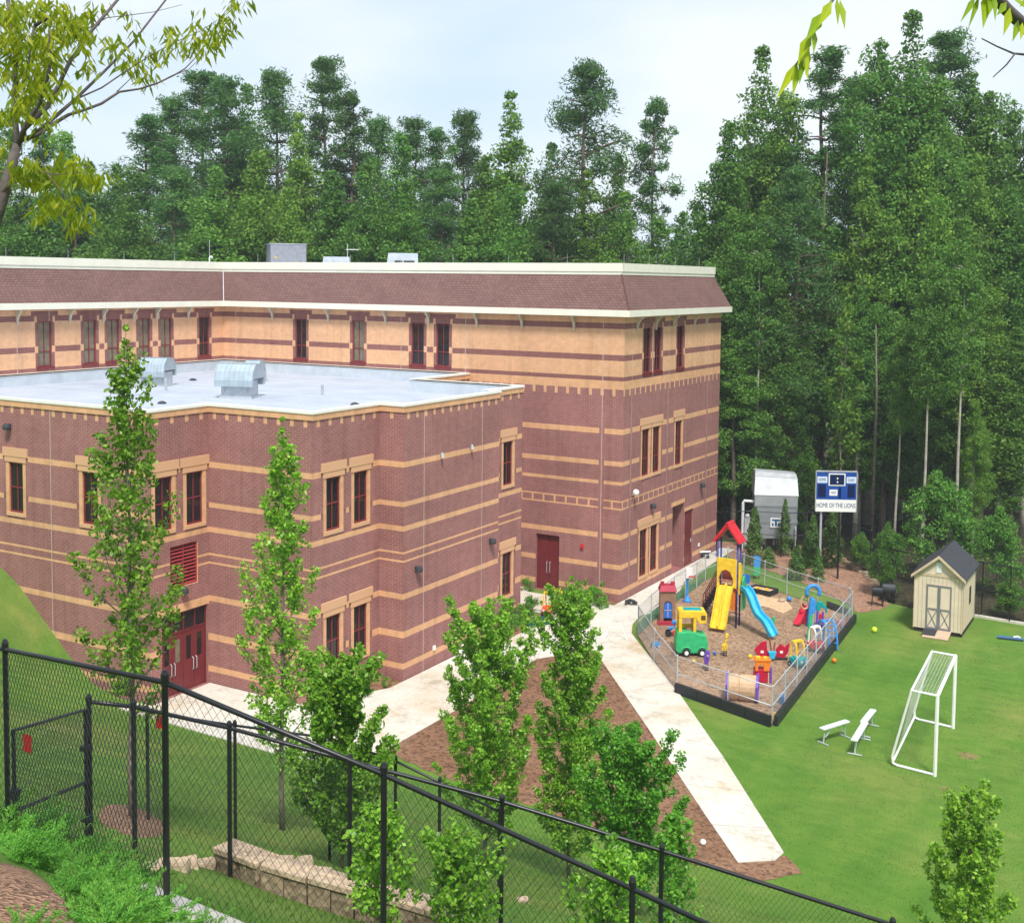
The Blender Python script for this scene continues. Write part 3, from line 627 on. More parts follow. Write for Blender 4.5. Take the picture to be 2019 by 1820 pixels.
# ------------------------------------------------------------------ play yard
CH = .06
YARD = [kat(*p, 0) for p in ((75, 1010), (205, 1215), (390, 1458), (1160, 1728), (1815, 882), (1790, 850), (1280, 680), (930, 545), (800, 492), (620, 560), (550, 622), (365, 748), (180, 905))]
slab('wood_chip_yard', YARD, -.1, CH, CHIPS)
slab('sand_patch', [kat(*p, 0) for p in ((1010, 650), (1120, 700), (1260, 715), (1330, 790), (1250, 830), (1130, 780), (1020, 760))], 0, CH+.012, loose('pale_sand', (.50, .34, .21), (.60, .43, .28), (.85, .82, .8), .6, 14, .3))
slab('turf_strip', [kat(*p, 0) for p in ((75, 1000), (60, 940), (200, 800), (420, 640), (560, 560), (640, 540), (550, 616), (365, 741), (180, 896))], -.1, .05, M('green_turf', (.05, .17, .06), .9, .2, 3))
def run_fence(name, label, cat, pts, h, rails, mat, pr, rr, spacing, wr, meshmat=None, group=None, skip=(), diag=.65, skirt=.04):
    """chain link fence: posts, rails and woven wire as parts; pts are ground points, h one height or one per post"""
    o = thing(name, label, cat, pts[0], 0, group); O = Vector(pts[0]); P = [Vector(p)-O for p in pts]; H = h if isinstance(h, list) else [h]*len(P)
    for k, p in enumerate(P):
        m = MB().tube([p+Vector((0, 0, -.15)), p+Vector((0, 0, H[k]+.04))], pr, 8)
        m.lathe([(pr*1.25, -.03), (pr*1.25, .02), (pr*.6, .055)], tuple(p+Vector((0, 0, H[k]+.04))), 8)
        if k not in skip: m.build('post', mat, o)
    for z in rails:
        MB().tube([p+Vector((0, 0, H[k]*z)) for k, p in enumerate(P)], rr, 8).build('rail' if z != rails[0] else 'top_rail', mat, o, smooth=True)
    m = MB()
    for k in range(len(P)-1):
        a, b = P[k], P[k+1]; Ln = (b-a).length; hm = (H[k]+H[k+1])/2; rise = (hm-skirt)*diag; n = int((Ln+rise)/spacing); d = (b-a)/Ln; nrm = Vector((-d.y, d.x, 0))*wr
        for s in (1, -1):
            for i in range(n+1):
                u0 = i*spacing-rise; u1 = u0+rise; c0, c1 = max(u0, 0), min(u1, Ln)
                if c1-c0 < .01: continue
                v0, v1 = (c0-u0)/rise, (c1-u0)/rise
                if s < 0: c0, c1 = Ln-c0, Ln-c1
                hh = lambda c: H[k]+(H[k+1]-H[k])*c/Ln
                q0 = a+d*c0+Vector((0, 0, skirt+v0*(hh(c0)-skirt))); q1 = a+d*c1+Vector((0, 0, skirt+v1*(hh(c1)-skirt))); w = Vector((0, 0, wr*1.4)); off = nrm*(s*.5)
                i0 = len(m.v); m.v += [tuple(x) for x in (q0-nrm+off, q0+nrm+off, q0+w+off, q1-nrm+off, q1+nrm+off, q1+w+off)]
                m.f += [(i0, i0+3, i0+4, i0+1), (i0+1, i0+4, i0+5, i0+2), (i0+2, i0+5, i0+3, i0)]; m.m += [0]*3; m.uv += [None]*3
    m.build('wire_mesh', meshmat or mat, o); return o
fz = lambda l: [Vector((p.x, p.y, CH)) for p in (kat(*q, 0) for q in l)]
run_fence('chain_link_fence', 'low galvanised chain link fence enclosing the wood chip play yard', 'fence',
    fz([(75, 1010), (205, 1215), (390, 1453), (800, 1597), (1158, 1722), (1262, 1590), (1360, 1465), (1440, 1360), (1515, 1262), (1592, 1165), (1655, 1082), (1730, 985), (1808, 884), (1785, 852), (1530, 765), (1280, 680), (1100, 612), (930, 547), (800, 494), (620, 562), (550, 622), (460, 685), (365, 748), (180, 905), (75, 1010)]),
    1.5, [1.0, .48], GALV, .03, .024, .095, .0019, YARDW)
def beam(name, pts, w, z0, z1, mat, label, cat, group=None):
    m = MB()
    for a, b in zip(pts, pts[1:]):
        a, b = Vector(a[:2]), Vector(b[:2]); d = (b-a).normalized(); n = Vector((d.y, -d.x))*w; L_ = (b-a).length; k = max(1, round(L_/1.2))
        for i in range(k):
            p, q = a+d*(L_*i/k+.012), a+d*(L_*(i+1)/k-.012)
            m.mesh8([(p.x, p.y, z0), (p.x+n.x, p.y+n.y, z0), (q.x+n.x, q.y+n.y, z0), (q.x, q.y, z0), (p.x, p.y, z1), (p.x+n.x*.9, p.y+n.y*.9, z1), (q.x+n.x*.9, q.y+n.y*.9, z1), (q.x, q.y, z1)])
    o = m.build(name, mat); return tag(o, label, cat, group)
c0, c1, c2 = kat(386, 1462, 0), kat(1159, 1738, 0), kat(1822, 890, 0)
beam('landscape_edging', [c0, c1], .16, 0, .46, PBLACK, 'black plastic landscape edging along the near side of the play yard', 'edging', 'black edging round the play yard')
beam('landscape_edging', [c1+Vector((.05, .1, 0)), c2], .16, 0, .44, PBLACK, 'long black plastic edging along the lawn side of the play yard', 'edging', 'black edging round the play yard')
c3, c4 = kat(1760, 836, 0), kat(1600, 775, 0)
beam('landscape_edging', [c3, c4], .15, 0, .36, PBLACK, 'short black edging at the far right corner inside the play yard', 'edging', 'black edging round the play yard')

def toy(name, label, cat, kx, ky, rz=CYAW, group=None, z=CH):
    p = kat(kx, ky, z); t = thing(name, label, cat, p, rz, group); return t, dist(p)/9586.0
def sweep(path, prof, mi=0, side=None):
    """profile (side, up) carried along a path"""
    m = MB(); n = len(prof); path = [Vector(p) for p in path]
    for k, p in enumerate(path):
        d = (path[min(k+1, len(path)-1)]-path[max(k-1, 0)]); s = Vector((-d.y, d.x, 0)).normalized(); u = d.cross(s).normalized(); u = u if u.z > 0 else -u
        m.v += [tuple(p+s*a+u*b) for a, b in prof]
    for k in range(len(path)-1):
        for j in range(n): m.f.append((k*n+j, k*n+(j+1) % n, (k+1)*n+(j+1) % n, (k+1)*n+j)); m.m.append(mi); m.uv.append(None)
    m.f += [tuple(reversed(range(n))), tuple((len(path)-1)*n+j for j in range(n))]; m.m += [mi]*2; m.uv += [None]*2
    return m
# --- climbing tower
p0 = kat(868, 938, CH); tw = thing('climbing_tower', 'tall play tower with red gable roof, yellow double slide and cyan wave slide', 'play tower', p0, 0)
for x, y in ((0, 0), (-1.08, 0), (0, .5), (-1.08, .5)): MB().tube([(x, y, 0), (x, y, 4.55)], .05, 8).lathe([(.08, 0), (.08, .05), (.05, .06)], (x, y, 2.75), 8).build('post', PNAVY, tw, smooth=True)
rf = MB()
for s in (1, -1):
    e, r_ = (-.54+s*.78, 4.5), (-.54, 5.55)
    q = [(e[0], -.22, e[1]), (r_[0], -.22, r_[1]), (r_[0], .72, r_[1]), (e[0], .72, e[1])]; nn = Vector((s*1.05, 0, .78)).normalized()*.14
    if s < 0: q = q[::-1]
    rf.mesh8([tuple(Vector(a)-nn) for a in q]+q)
    for k in (0.33, .66): pass
rf.build('roof', PRED, tw, bevel=.03)
MB().box(-1.14, .06, -.05, .56, 1.98, 2.08).build('platform', RSTEEL, tw)
arch = [(-1.08, 2.08), (-1.0, 2.08), (-.97, 2.55), (-.82, 2.92), (-.6, 3.02), (-.36, 2.92), (-.2, 2.55), (-.16, 2.08), (0.0, 2.08), (.0, 3.62), (-1.08, 3.62)]
MB().extr(arch, -.10, -.02, 0).build('panel', PYEL, tw, bevel=.02)['label'] = 'yellow arched front panel'
MB().extr([(0.03, 1.75), (.5, 1.75), (.52, 2.3), (.48, 2.9), (.36, 3.3), (.2, 3.42), (.03, 3.42)], .04, .14, 0, 'x').build('panel', PYEL, tw, bevel=.03)['label'] = 'yellow curved side panel'
MB().box(-1.0, -.1, .5, .54, 2.35, 3.1).build('barrier', RSTEEL, tw)
MB().extr([(.12, .95), (.62, .95), (.62, 2.5), (.37, 2.75), (.12, 2.5)], .22, .30, 0, 'x').build('panel', PGREEN, tw, bevel=.02)['label'] = 'green climber panel'
MB().lathe([(.15, 0), (.15, .05), (.1, .06)], (.305, .37, 1.9), 10, axis='x').build('porthole', PRED, tw)
MB().box(.0, .5, .52, .58, 2.3, 2.75).build('panel', PBLUE, tw)
MB().extr([(-.34, .95), (-.30, 1.5), (-.2, 1.95), (-.02, 1.95), (-.02, .85)], .02, .10, 0).build('panel', PORNG, tw)['label'] = 'climbing panel under the platform, shaded yellow coloured orange'  # yellow climbing panel, its shade under the platform put into the orange
MB().tube([(-.4, .1, .75), (0, .1, .75)], .03, 6).tube([(0, 0, .7), (0, .5, .7)], .03, 6).build('cross_bar', RSTEEL, tw)
for xc in (-.76, -.34):
    pa = [(xc, -.02, 2.14), (xc, -.14, 2.10), (xc, -.36, 1.75), (xc, -.72, 1.0), (xc, -.98, .45), (xc, -1.14, .22), (xc, -1.32, .18)]
    sweep(pa, [(-.21, 0), (-.21, .20), (-.17, .20), (-.14, .04), (.14, .04), (.17, .20), (.21, .20), (.21, 0)]).build('slide', PYEL, tw, smooth=False, bevel=.015)['label'] = 'yellow slide lane'
MB().tube([(-.9, -.06, 2.1), (-.9, -.12, 2.45), (-.2, -.12, 2.45), (-.2, -.06, 2.1)], .03, 6).build('sit_down_bar', RSTEEL, tw)
e = kat(1165, 1040, CH)-p0; s_ = Vector((.28, .28, 2.0)); wp = []
for k in range(15):
    t = k/14; z = s_.z+(.20-s_.z)*min(1, t*1.03)+.20*math.sin(t*math.pi*3.1)*(1-t*.6); wp.append((s_.x+(e.x-s_.x)*t, s_.y+(e.y-s_.y)*t, max(z, .16)))
sweep(wp, [(-.23, 0), (-.25, .26), (-.19, .27), (-.15, .08), (0, .04), (.15, .08), (.19, .27), (.25, .26), (.23, 0)]).build('slide', PCYAN, tw, bevel=.015)['label'] = 'cyan wave slide'
e2 = kat(600, 812, CH)-p0
def lerp(a, b, t): return Vector(a)+(Vector(b)-Vector(a))*t
for off in (Vector((-1.12, .05, 0)), Vector((-1.12, .48, 0))):
    b_ = Vector((e2.x, e2.y, 0))+off*0+Vector((0, .40 if off.y > .2 else 0, 0)); m = MB(); tp = Vector((off.x, off.y, 2.9))
    m.tube([b_, b_+Vector((0, 0, .95)), tp], .03, 6).tube([b_+Vector((0, 0, .55)), tp-Vector((0, 0, .45))], .02, 5)
    for k in range(1, 7): q = lerp(b_+Vector((0, 0, .2)), Vector((off.x, off.y, 2.0)), k/7); m.tube([q, q+Vector((0, 0, .8))], .014, 5)
    m.build('handrail', RSTEEL, tw)
for k in range(8):
    q = lerp((e2.x, e2.y+.2, .15), (-1.15, .27, 1.9), k/7); MB().cbox(q, (.34, .5, .07)).build('step', PBLACK, tw)
# --- playhouse
t, q = toy('playhouse', 'small brown plastic playhouse with red roof and blue arched door', 'playhouse', 315, 905)
W, Dp, H_ = 125*q, .62, 265*q
m = MB(); m.box(-W/2, -W/2+.05, 0, Dp, 0, H_).box(W/2-.05, W/2, 0, Dp, 0, H_).box(-W/2, W/2, Dp-.05, Dp, 0, H_)
m.extr([(-W/2+.05, 0), (-.22, 0), (-.22, .95), (-.15, 1.15), (0, 1.22), (.15, 1.15), (.22, .95), (.22, 0), (W/2-.05, 0), (W/2-.05, H_), (-W/2+.05, H_)], 0, .05); m.build('wall', PBROWN, t)
m = MB(); m.mesh8([(-W/2-.06, -.08, H_), (W/2+.06, -.08, H_), (W/2+.06, Dp+.08, H_), (-W/2-.06, Dp+.08, H_), (-W/2+.03, .06, H_+.30), (W/2-.03, .06, H_+.30), (W/2-.03, Dp-.06, H_+.30), (-W/2+.03, Dp-.06, H_+.30)])
m.box(-W/2+.02, -W/2+.2, .1, .3, H_+.28, H_+.48).box(W/2-.25, W/2-.05, .1, .3, H_+.28, H_+.48); m.build('roof', M('dark_red_plastic', (.40, .03, .06), .4), t)
d = MB().extr([(-.20, .3), (.20, .3), (.20, .95), (.13, 1.1), (0, 1.16), (-.13, 1.1), (-.2, .95)], .01, .04).build('door', PBLUE, t); MB().box(-.02, .02, -.01, .0, .35, 1.1).box(-.2, .2, -.01, 0, .7, .74).build('grille', LGREY, d)
MB().box(-W/2-.16, W/2+.02, -.30, 0, 0, .16).build('step', M('dark_red_plastic_step', (.36, .03, .05), .4), t)
MB().box(W/2-.02, W/2+.3, .1, .4, .05, .55).build('planter_box', PBEIGE, t)
# --- basketball hoop
t, q = toy('toy_basketball_hoop', 'toy basketball stand with blue pole and white backboard', 'basketball hoop', 472, 725)
MB().lathe([(.24, 0), (.25, .06), (.16, .16), (.10, .28), (.07, .36)], n=14).build('base', PSKY, t, smooth=True); MB().tube([(0, 0, .3), (0, 0, 1.62)], [.075, .07], 8).build('pole', PSKY, t)
MB().box(-.10, .26, -.14, -.08, 1.35, 1.98).build('backboard', WHITE, t, bevel=.02)
m = MB(); m.tube([(.20+.17*math.cos(a), -.33+.17*math.sin(a), 1.5) for a in [k*math.pi/6 for k in range(13)]], .022, 6); m.build('rim', PRED, t)
# --- yellow and green bus
t, q = toy('toy_bus', 'big green and yellow plastic play bus with window openings', 'play bus', 512, 1172)
W = 262*q; hw = W/2; G0 = .14; G1 = 200*q
MB().extr([(-hw*.98, G0+.15), (-hw*.86, G0), (hw*.8, G0), (hw*.95, G0+.1), (hw, G1*.55), (hw*.86, G1*.86), (hw*.35, G1*.92), (hw*.2, G1), (-hw*.92, G1), (-hw, G1*.6)], .02, .86).build('body', PGREEN, t, bevel=.05)
y0 = G1; y1 = 372*q; m = MB()
L0, L1 = -hw*.84, hw*.24
for x0, x1, ya, yb in ((L0, L0+.16, .04, .14), (L1-.14, L1, .04, .14), (L0, L0+.16, .74, .84), (L1-.14, L1, .74, .84)): m.box(x0, x1, ya, yb, y0-.02, y1-.3)
m.box(L0+.16, L1-.14, .74, .84, y0-.02, y0+.2); m.extr([(L0, y1-.34), (L1, y1-.34), (L1+.02, y1-.42), (L1+.14, y1-.60), (hw*.86, y1-.60), (hw*.9, y1-.15), (hw*.78, y1), (L0+.06, y1), (L0, y1-.06)], .02, .86); m.build('cab', PYEL, t, bevel=.03)
MB().box(L0+.25, hw*.6, .2, .7, y1-.01, y1+.02).build('roof_decal', PTEAL, t); MB().box(hw*.52, hw*.8, .005, .03, y1-.42, y1-.2).build('side_window', M('brown_recess', (.12, .06, .02), .6), t)
MB().box(-.25, .15, .3, .55, y0-.25, y0+.1).build('seat', PBROWN, t)
for x in (-hw*.35, hw*.62): wl = MB().lathe([(.19, -.06), (.2, 0), (.2, .12), (.12, .13)], (x, .0, .19), 14, axis='y').build('wheel', PBLACK, t); MB().lathe([(.1, -.1), (.1, -.05)], (x, .0, .19), 10, axis='y').build('hub', WHITE, wl)
# arches over the wheels
for x in (-hw*.35, hw*.62): MB().tube([(x+.27*math.cos(a), .02, .19+.27*math.sin(a)) for a in [k*math.pi/8 for k in range(9)]], .04, 6).build('wheel_arch', PGREEN, t)
# --- trike, small ride-ons and riders
t, q = toy('toy_tricycle', 'little blue and red tricycle parked beside the play bus', 'tricycle', 350, 1005)
MB().tube([(-.10, 0, .3), (.12, 0, .5), (.12, 0, .78)], .05, 7).box(-.2, .02, -.1, .1, .40, .46).build('frame', PSKY, t); MB().tube([(.12, -.2, .8), (.12, .2, .8)], .03, 6).ball((.1, 0, .72), .12).build('handlebar', PSKY, t)
for x, y in ((.17, 0), (-.18, -.16), (-.18, .16)): MB().lathe([(.14, -.04), (.16, 0), (.14, .04)], (x, y, .16), 12, axis='y').build('wheel', PRED if x > 0 else PBLACK, t)
t, q = toy('ride_on_toy', 'small blue ride-on toy lying near the left fence', 'ride-on toy', 218, 1095)
MB().extr([(-.22, .06), (.2, .06), (.24, .18), (.14, .28), (-.05, .22), (-.22, .26)], -.12, .12).build('body', PSKY, t, bevel=.03); MB().tube([(.14, 0, .26), (.18, 0, .42), (.10, 0, .44)], .022, 6).build('handle', PNAVY, t)
for x in (-.14, .15): MB().lathe([(.07, -.14), (.07, .14)], (x, 0, .07), 10, axis='y').build('wheel', LGREY, t)
t, q = toy('giraffe_rider', 'yellow giraffe spring rider with brown spots', 'spring rider', 778, 1168)
MB().tube([(.10*math.cos(k*.9), .10*math.sin(k*.9), .02+k*.012) for k in range(22)], .018, 5).build('spring', PBLACK, t)
m = MB(); m.extr([(-.14, .28), (.10, .28), (.12, .5), (.08, .62), (.10, .95), (.16, 1.02), (.15, 1.1), (.04, 1.12), (.0, 1.05), (-.02, .66), (-.16, .55)], -.07, .07); m.build('body', PYEL, t, bevel=.02)
m = MB()
for x, z in ((-.06, .4), (.04, .5), (.05, .72), (.03, .9), (-.1, .5), (.06, .36)): m.lathe([(.03, 0), (.03, .012)], (x, -.085, z), 7, axis='y')
m.build('spots', PBROWN, t)
t, q = toy('spring_rider', 'purple spring rider on the near side of the play bus', 'spring rider', 630, 1285)
MB().tube([(.08*math.cos(k*.9), .08*math.sin(k*.9), .01+k*.012) for k in range(24)], .018, 5).build('spring', PBLACK, t)
MB().extr([(-.10, .3), (.05, .3), (.12, .55), (.13, .85), (.06, .98), (-.06, .9), (-.13, .62)], -.07, .07).build('body', PPURP, t, bevel=.025); MB().box(-.02, .06, -.2, .2, .72, .76).build('handle', LGREY, t)
t, q = toy('spring_rider', 'little green spring rider beyond the end of the cyan slide', 'spring rider', 1163, 925)
MB().extr([(-.12, .12), (.08, .12), (.12, .3), (.14, .48), (.02, .5), (-.05, .36), (-.14, .3)], -.07, .07).build('body', PGREEN, t, bevel=.02); MB().tube([(0, 0, 0), (0, 0, .14)], .07, 8).build('spring', PBLACK, t)
# --- red rocker with two wings and a cyan seat
t, q = toy('red_seesaw', 'red winged seesaw rider with cyan seat and white decals', 'seesaw', 1165, 1215)
for s, lab in ((-1, ''), (1, '')):
    o = [(s*.10, .25), (s*.18, .16), (s*.62, .12), (s*.80, .42), (s*.86, .88) if s > 0 else (s*.84, .5), (s*.62, .66) if s > 0 else (s*.5, .88), (s*.42, .82) if s > 0 else (s*.25, .95), (s*.22, .55)]
    o = o if s > 0 else o[::-1]
    b = MB().extr(o, .22, .34).build('side_panel', M('crimson_plastic', (.46, .01, .04), .35) if s < 0 else bpy.data.materials['crimson_plastic'], t, bevel=.03)
    MB().box(s*.46-.07, s*.46+.07, .20, .215, .36, .48).build('decal', WHITE, b)
MB().extr([(-.10, .12), (.1, .12), (.2, .48), (-.2, .48)], .02, .2).build('seat', PCYAN, t, bevel=.03)
MB().tube([(.0, .28, .4), (-.1, .28, .98), (-.06, .28, 1.06)], .04, 6).tube([(.1, .28, .5), (.16, .28, .86)], .04, 6).build('handle', RSTEEL, t)
MB().tube([(-.7, .28, .1), (.78, .28, .1)], .06, 8).build('base', PBLACK, t)
# --- toy cars
def toy_car(t, body, roofm, q=1.0, roofz=1.15):
    MB().extr([(-.34, .14), (.32, .14), (.40, .26), (.38, .46), (.18, .56), (-.02, .42), (-.24, .50), (-.38, .40)], -.26, .26).build('body', body, t, bevel=.05)
    m = MB()
    for y in (-.23, .23): m.tube([(.16, y, .5), (.12, y, roofz*.86), (.02, y, roofz), (-.16, y, roofz), (-.24, y, roofz*.86), (-.27, y, .44)], .04, 6)
    m.box(-.17, .04, -.25, .25, roofz-.03, roofz+.045); m.build('roof', roofm, t)
    for x in (-.24, .24):
        for y in (-.26, .26): wl = MB().lathe([(.12, -.04), (.13, 0), (.12, .04)], (x, y, .13), 12, axis='y').build('wheel', PBLACK, t); MB().lathe([(.05, -.052), (.05, .052)], (x, y, .13), 8, axis='y').build('hub', LGREY, wl)
    MB().lathe([(.06, 0), (.06, .02)], (.395, -.14, .36), 10, axis='x').build('headlight', WHITE, t); MB().lathe([(.06, 0), (.06, .02)], (.395, .14, .36), 10, axis='x').build('headlight', WHITE, t)
    MB().tube([(.08+.09*.3*math.sin(a), .09*math.cos(a), .62+.09*math.sin(a)) for a in [k*math.pi/5 for k in range(11)]], .015, 5).build('steering_wheel', PBLACK, t)
t, q = toy('toy_car', 'teal toy car with yellow arched roof by the lawn side fence', 'toy car', 1370, 1255, CYAW-R(60)); toy_car(t, PTEAL, PYEL, roofz=1.22)
t, q = toy('toy_car', 'red toy car with white roof frame beside the blue climbing arch', 'toy car', 1515, 1128, CYAW-R(50)); toy_car(t, PRED, WHITE, roofz=1.2)
p = at(1081, 1213, .05); t = thing('toy_car', 'orange toy car with yellow roof standing on the concrete nearest the double door', 'toy car', p, CYAW-R(110)); toy_car(t, M('orange_red_plastic', (.80, .07, .02), .35), PYEL, roofz=1.25)
p = at(1098, 1206, .05); t = thing('toy_car', 'second orange toy car, half hidden behind the young tree top', 'toy car', p, CYAW-R(75)); toy_car(t, bpy.data.materials['orange_red_plastic'], PYEL, roofz=1.2)
for (u, v, lab, l, w_) in ((1066, 1228, 'dark green play mat in front of the orange toy car', .95, .5), (1140, 1236, 'dark green mat lying right of the young tree top', .55, .35)):
    p = at(u, v, .046); m = MB().box(-l, l, -w_, w_, 0, .05).box(-l*.2, l*.7, -w_*.3, w_*.9, .05, .22); tag(m.build('play_mat', M('dark_green_vinyl', (.012, .07, .06), .5) if u < 1100 else bpy.data.materials['dark_green_vinyl'], loc=p, rotz=CYAW+.6, bevel=.02), lab, 'mat')
# --- red and orange play kitchen
t, q = toy('play_table', 'red and orange play stand with toys along its top', 'play table', 1085, 1385)
MB().box(-.36, .30, 0, .45, .0, .62).build('body', bpy.data.materials['crimson_plastic'], t, bevel=.04)
m = MB().extr([(-.36, .55), (-.22, .55), (-.22, .80), (-.10, .86), (.02, .80), (.02, .55), (.30, .55), (.32, 1.0), (-.36, 1.0)], -.05, .05); m.box(-.4, .36, -.08, .48, 1.0, 1.08); m.build('top', PORNG, t, bevel=.02)
MB().box(-.62, -.36, .1, .35, .98, 1.05).build('side_shelf', PBEIGE, t); MB().ball((-.55, .2, 1.15), .1).box(-.3, -.1, .1, .3, 1.08, 1.16).box(.05, .2, .1, .3, 1.08, 1.14).build('toy_food', PYEL, t)
MB().box(.31, .40, -.05, .2, 0, .7).build('leg_panel', PPURP, t); MB().box(.22, .28, -.06, -.02, 0, .5).build('leg', PBEIGE, t)
# --- crawl tunnel
t, q = toy('crawl_tunnel', 'beige plastic crawl tunnel with purple end plates', 'tunnel', 915, 1540, CYAW-R(14))
Lt = 1.28; m = MB(); n = 20
for ro, ri in ((.50, .46),): m.lathe([(ri, -Lt/2), (ro, -Lt/2), (ro*1.0, -.2), (ro*.93, -.17), (ro*.93, -.13), (ro, -.10), (ro, Lt/2), (ri, Lt/2)], (0, .35, .52), n, axis='x', sy=1.15)
m.f = [f for f in m.f if len(f) == 4]; m.m = m.m[:len(m.f)]; m.uv = m.uv[:len(m.f)]; m.build('barrel', PBEIGE, t, smooth=False)
for s in (-1, 1):
    ring_o = [(.62*math.cos(a), .52+.66*math.sin(a)) for a in [k*math.pi/4+math.pi/8 for k in range(8)]]; pl_ = MB(); i0 = 0
    out_ = [(.35+a, max(b, .0)) for a, b in ring_o]; inn = [(.35+.45*math.cos(k*math.pi/4+math.pi/8), .52+.5*math.sin(k*math.pi/4+math.pi/8)) for k in range(8)]
    xa, xb = s*Lt/2-.05, s*Lt/2+.05
    for k in range(8):
        j = (k+1) % 8; pl_.mesh8([(xa, *out_[k]), (xa, *out_[j]), (xa, *inn[j]), (xa, *inn[k]), (xb, *out_[k]), (xb, *out_[j]), (xb, *inn[j]), (xb, *inn[k])])
    pl_.build('end_plate', PPURP, t)
# --- sandbox and the sloping blue and green board
t, q = toy('sandbox', 'black framed sandbox filled with sand and little toys', 'sandbox', 1085, 655, CYAW-R(40))
MB().box(-.75, .75, -.5, -.42, 0, .3).box(-.75, .75, .42, .5, 0, .3).box(-.75, -.67, -.42, .42, 0, .3).box(.67, .75, -.42, .42, 0, .3).build('frame', PBLACK, t)
MB().box(-.67, .67, -.42, .42, .0, .2).build('sand', bpy.data.materials['pale_sand'], t); MB().box(-.3, -.15, -.1, .05, .2, .3).box(.1, .3, .1, .2, .2, .28).ball((.35, -.15, .25), .07).build('sand_toys', PYEL, t)
t, q = toy('activity_board', 'upright activity board, blue above and green below', 'activity board', 1037, 540)
MB().mesh8([(-.20, 0, .2), (.18, 0, .2), (.18, .05, .2), (-.20, .05, .2), (-.20, 0, .72), (.2, 0, .72), (.2, .05, .72), (-.20, .05, .72)]).build('lower_board', PGREEN, t)
MB().mesh8([(-.20, 0, .72), (.2, 0, .72), (.2, .05, .72), (-.20, .05, .72), (-.18, 0, 1.42), (.22, 0, 1.36), (.22, .05, 1.36), (-.18, .05, 1.42)]).build('upper_board', PSKY, t)
MB().tube([(-.15, .08, 0), (-.15, .08, 1.2)], .03, 6).tube([(.15, .08, 0), (.15, .08, 1.2)], .03, 6).build('support', PBLACK, t)
# --- small slide climber and blue arch at the right
t, q = toy('toddler_slide', 'small rose red slide leaning on the blue elephant climber', 'slide', 1355, 928, CYAW+R(35))
sweep([(.0, 0, .10), (.16, 0, .14), (.42, 0, .45), (.70, 0, .92), (.78, 0, 1.0)], [(-.17, 0), (-.19, .16), (-.14, .16), (-.12, .04), (.12, .04), (.14, .16), (.19, .16), (.17, 0)]).build('chute', PLTRED, t, bevel=.012)
MB().box(.66, .86, -.2, .2, 0, .9).extr([(.66, .9), (.74, 1.2), (.86, .9)], -.2, -.15).build('frame', PLTRED, t, bevel=.02)
t, q = toy('play_climber', 'blue and green plastic climber with round hoop top', 'climber', 1500, 935)
MB().extr([(-.34, 0), (.05, 0), (.02, .5), (.12, 1.1), (.05, 1.5), (-.15, 1.52), (-.26, 1.2), (-.3, .6)], .0, .45).build('body', PSKY, t, bevel=.05)
MB().tube([(-.06+.34*math.cos(a), .1, 1.86+.34*math.sin(a)) for a in [k*math.pi/10-.6 for k in range(15)]], .10, 8).build('hoop', PSKY, t, smooth=True)
MB().tube([(-.44+.22*math.cos(a), .25, 1.25+.35*math.sin(a)) for a in [k*math.pi/6 for k in range(13)]], .05, 6).build('rail', PBEIGE, t)
MB().extr([(.1, .9), (.30, .9), (.34, 1.12), (.58, .95), (.62, .75), (.68, .78), (.66, 1.05), (.4, 1.38), (.2, 1.38), (.08, 1.2)], -.05, .12).build('canopy', PTEAL, t, bevel=.03)
MB().box(.12, .22, -.05, .05, 0, .9).box(.42, .5, -.05, .05, 0, .85).build('leg', PPURP, t); MB().box(.28, .52, 0, .12, .35, .72).build('seat', PRED, t, bevel=.03)
t, q = toy('climbing_arch', 'blue slatted climbing arch near the right end of the yard', 'climbing arch', 1598, 1090, CYAW-R(70))
m = MB()
for y in (-.24, .24): m.tube([(.62*math.cos(a), y, 1.35*math.sin(a)) for a in [k*math.pi/12 for k in range(13)]], .05, 6)
m.build('side_rail', PSKY, t)
for k in range(1, 12): a = k*math.pi/12; MB().tube([(.62*math.cos(a), -.24, 1.35*math.sin(a)), (.62*math.cos(a), .24, 1.35*math.sin(a))], .03, 5).build('rung', PSKY, t)
t, q = toy('play_board', 'narrow green and white leaning board beside the red toy car', 'play board', 1470, 1035)
MB().mesh8([(-.16, 0, 0), (.02, 0, 0), (.02, .08, 0), (-.16, .08, 0), (-.02, .1, 1.25), (.12, .1, 1.25), (.12, .16, 1.25), (-.02, .16, 1.25)]).build('board', PGREEN, t); MB().mesh8([(.03, 0, 0), (.08, 0, 0), (.08, .06, 0), (.03, .06, 0), (.14, .1, 1.3), (.19, .1, 1.3), (.19, .16, 1.3), (.14, .16, 1.3)]).build('trim', PBEIGE, t)
t, q = toy('toy_stroller', 'pale pink doll stroller by the right corner post', 'stroller', 1716, 945)
MB().extr([(-.2, .2), (.18, .15), (.24, .4), (.1, .55), (-.02, .45), (-.16, .5)], -.12, .12).build('seat', PPINK, t, bevel=.04); MB().tube([(-.16, 0, .45), (-.3, 0, .7)], .02, 5).tube([(.1, 0, .2), (.2, 0, .05)], .02, 5).build('frame', WHITE, t)
for x in (-.14, .16): MB().lathe([(.08, -.13), (.08, .13)], (x, 0, .08), 10, axis='y').build('wheel', LGREY, t)
def ball(kx, ky, r, mat, lab, cat='ball', name='ball', z=None):
    p = kat(kx, ky, CH if z is None else z); tag(MB().ball((0, 0, r), r, n=14).build(name, mat, smooth=True, loc=p), lab, cat)
ball(1300, 722, .14, PSKY, 'light blue ball beside a pale rock in the sand')
ball(1664, 1222, .12, PORNG, 'orange ball on the lawn just outside the play yard', z=0)
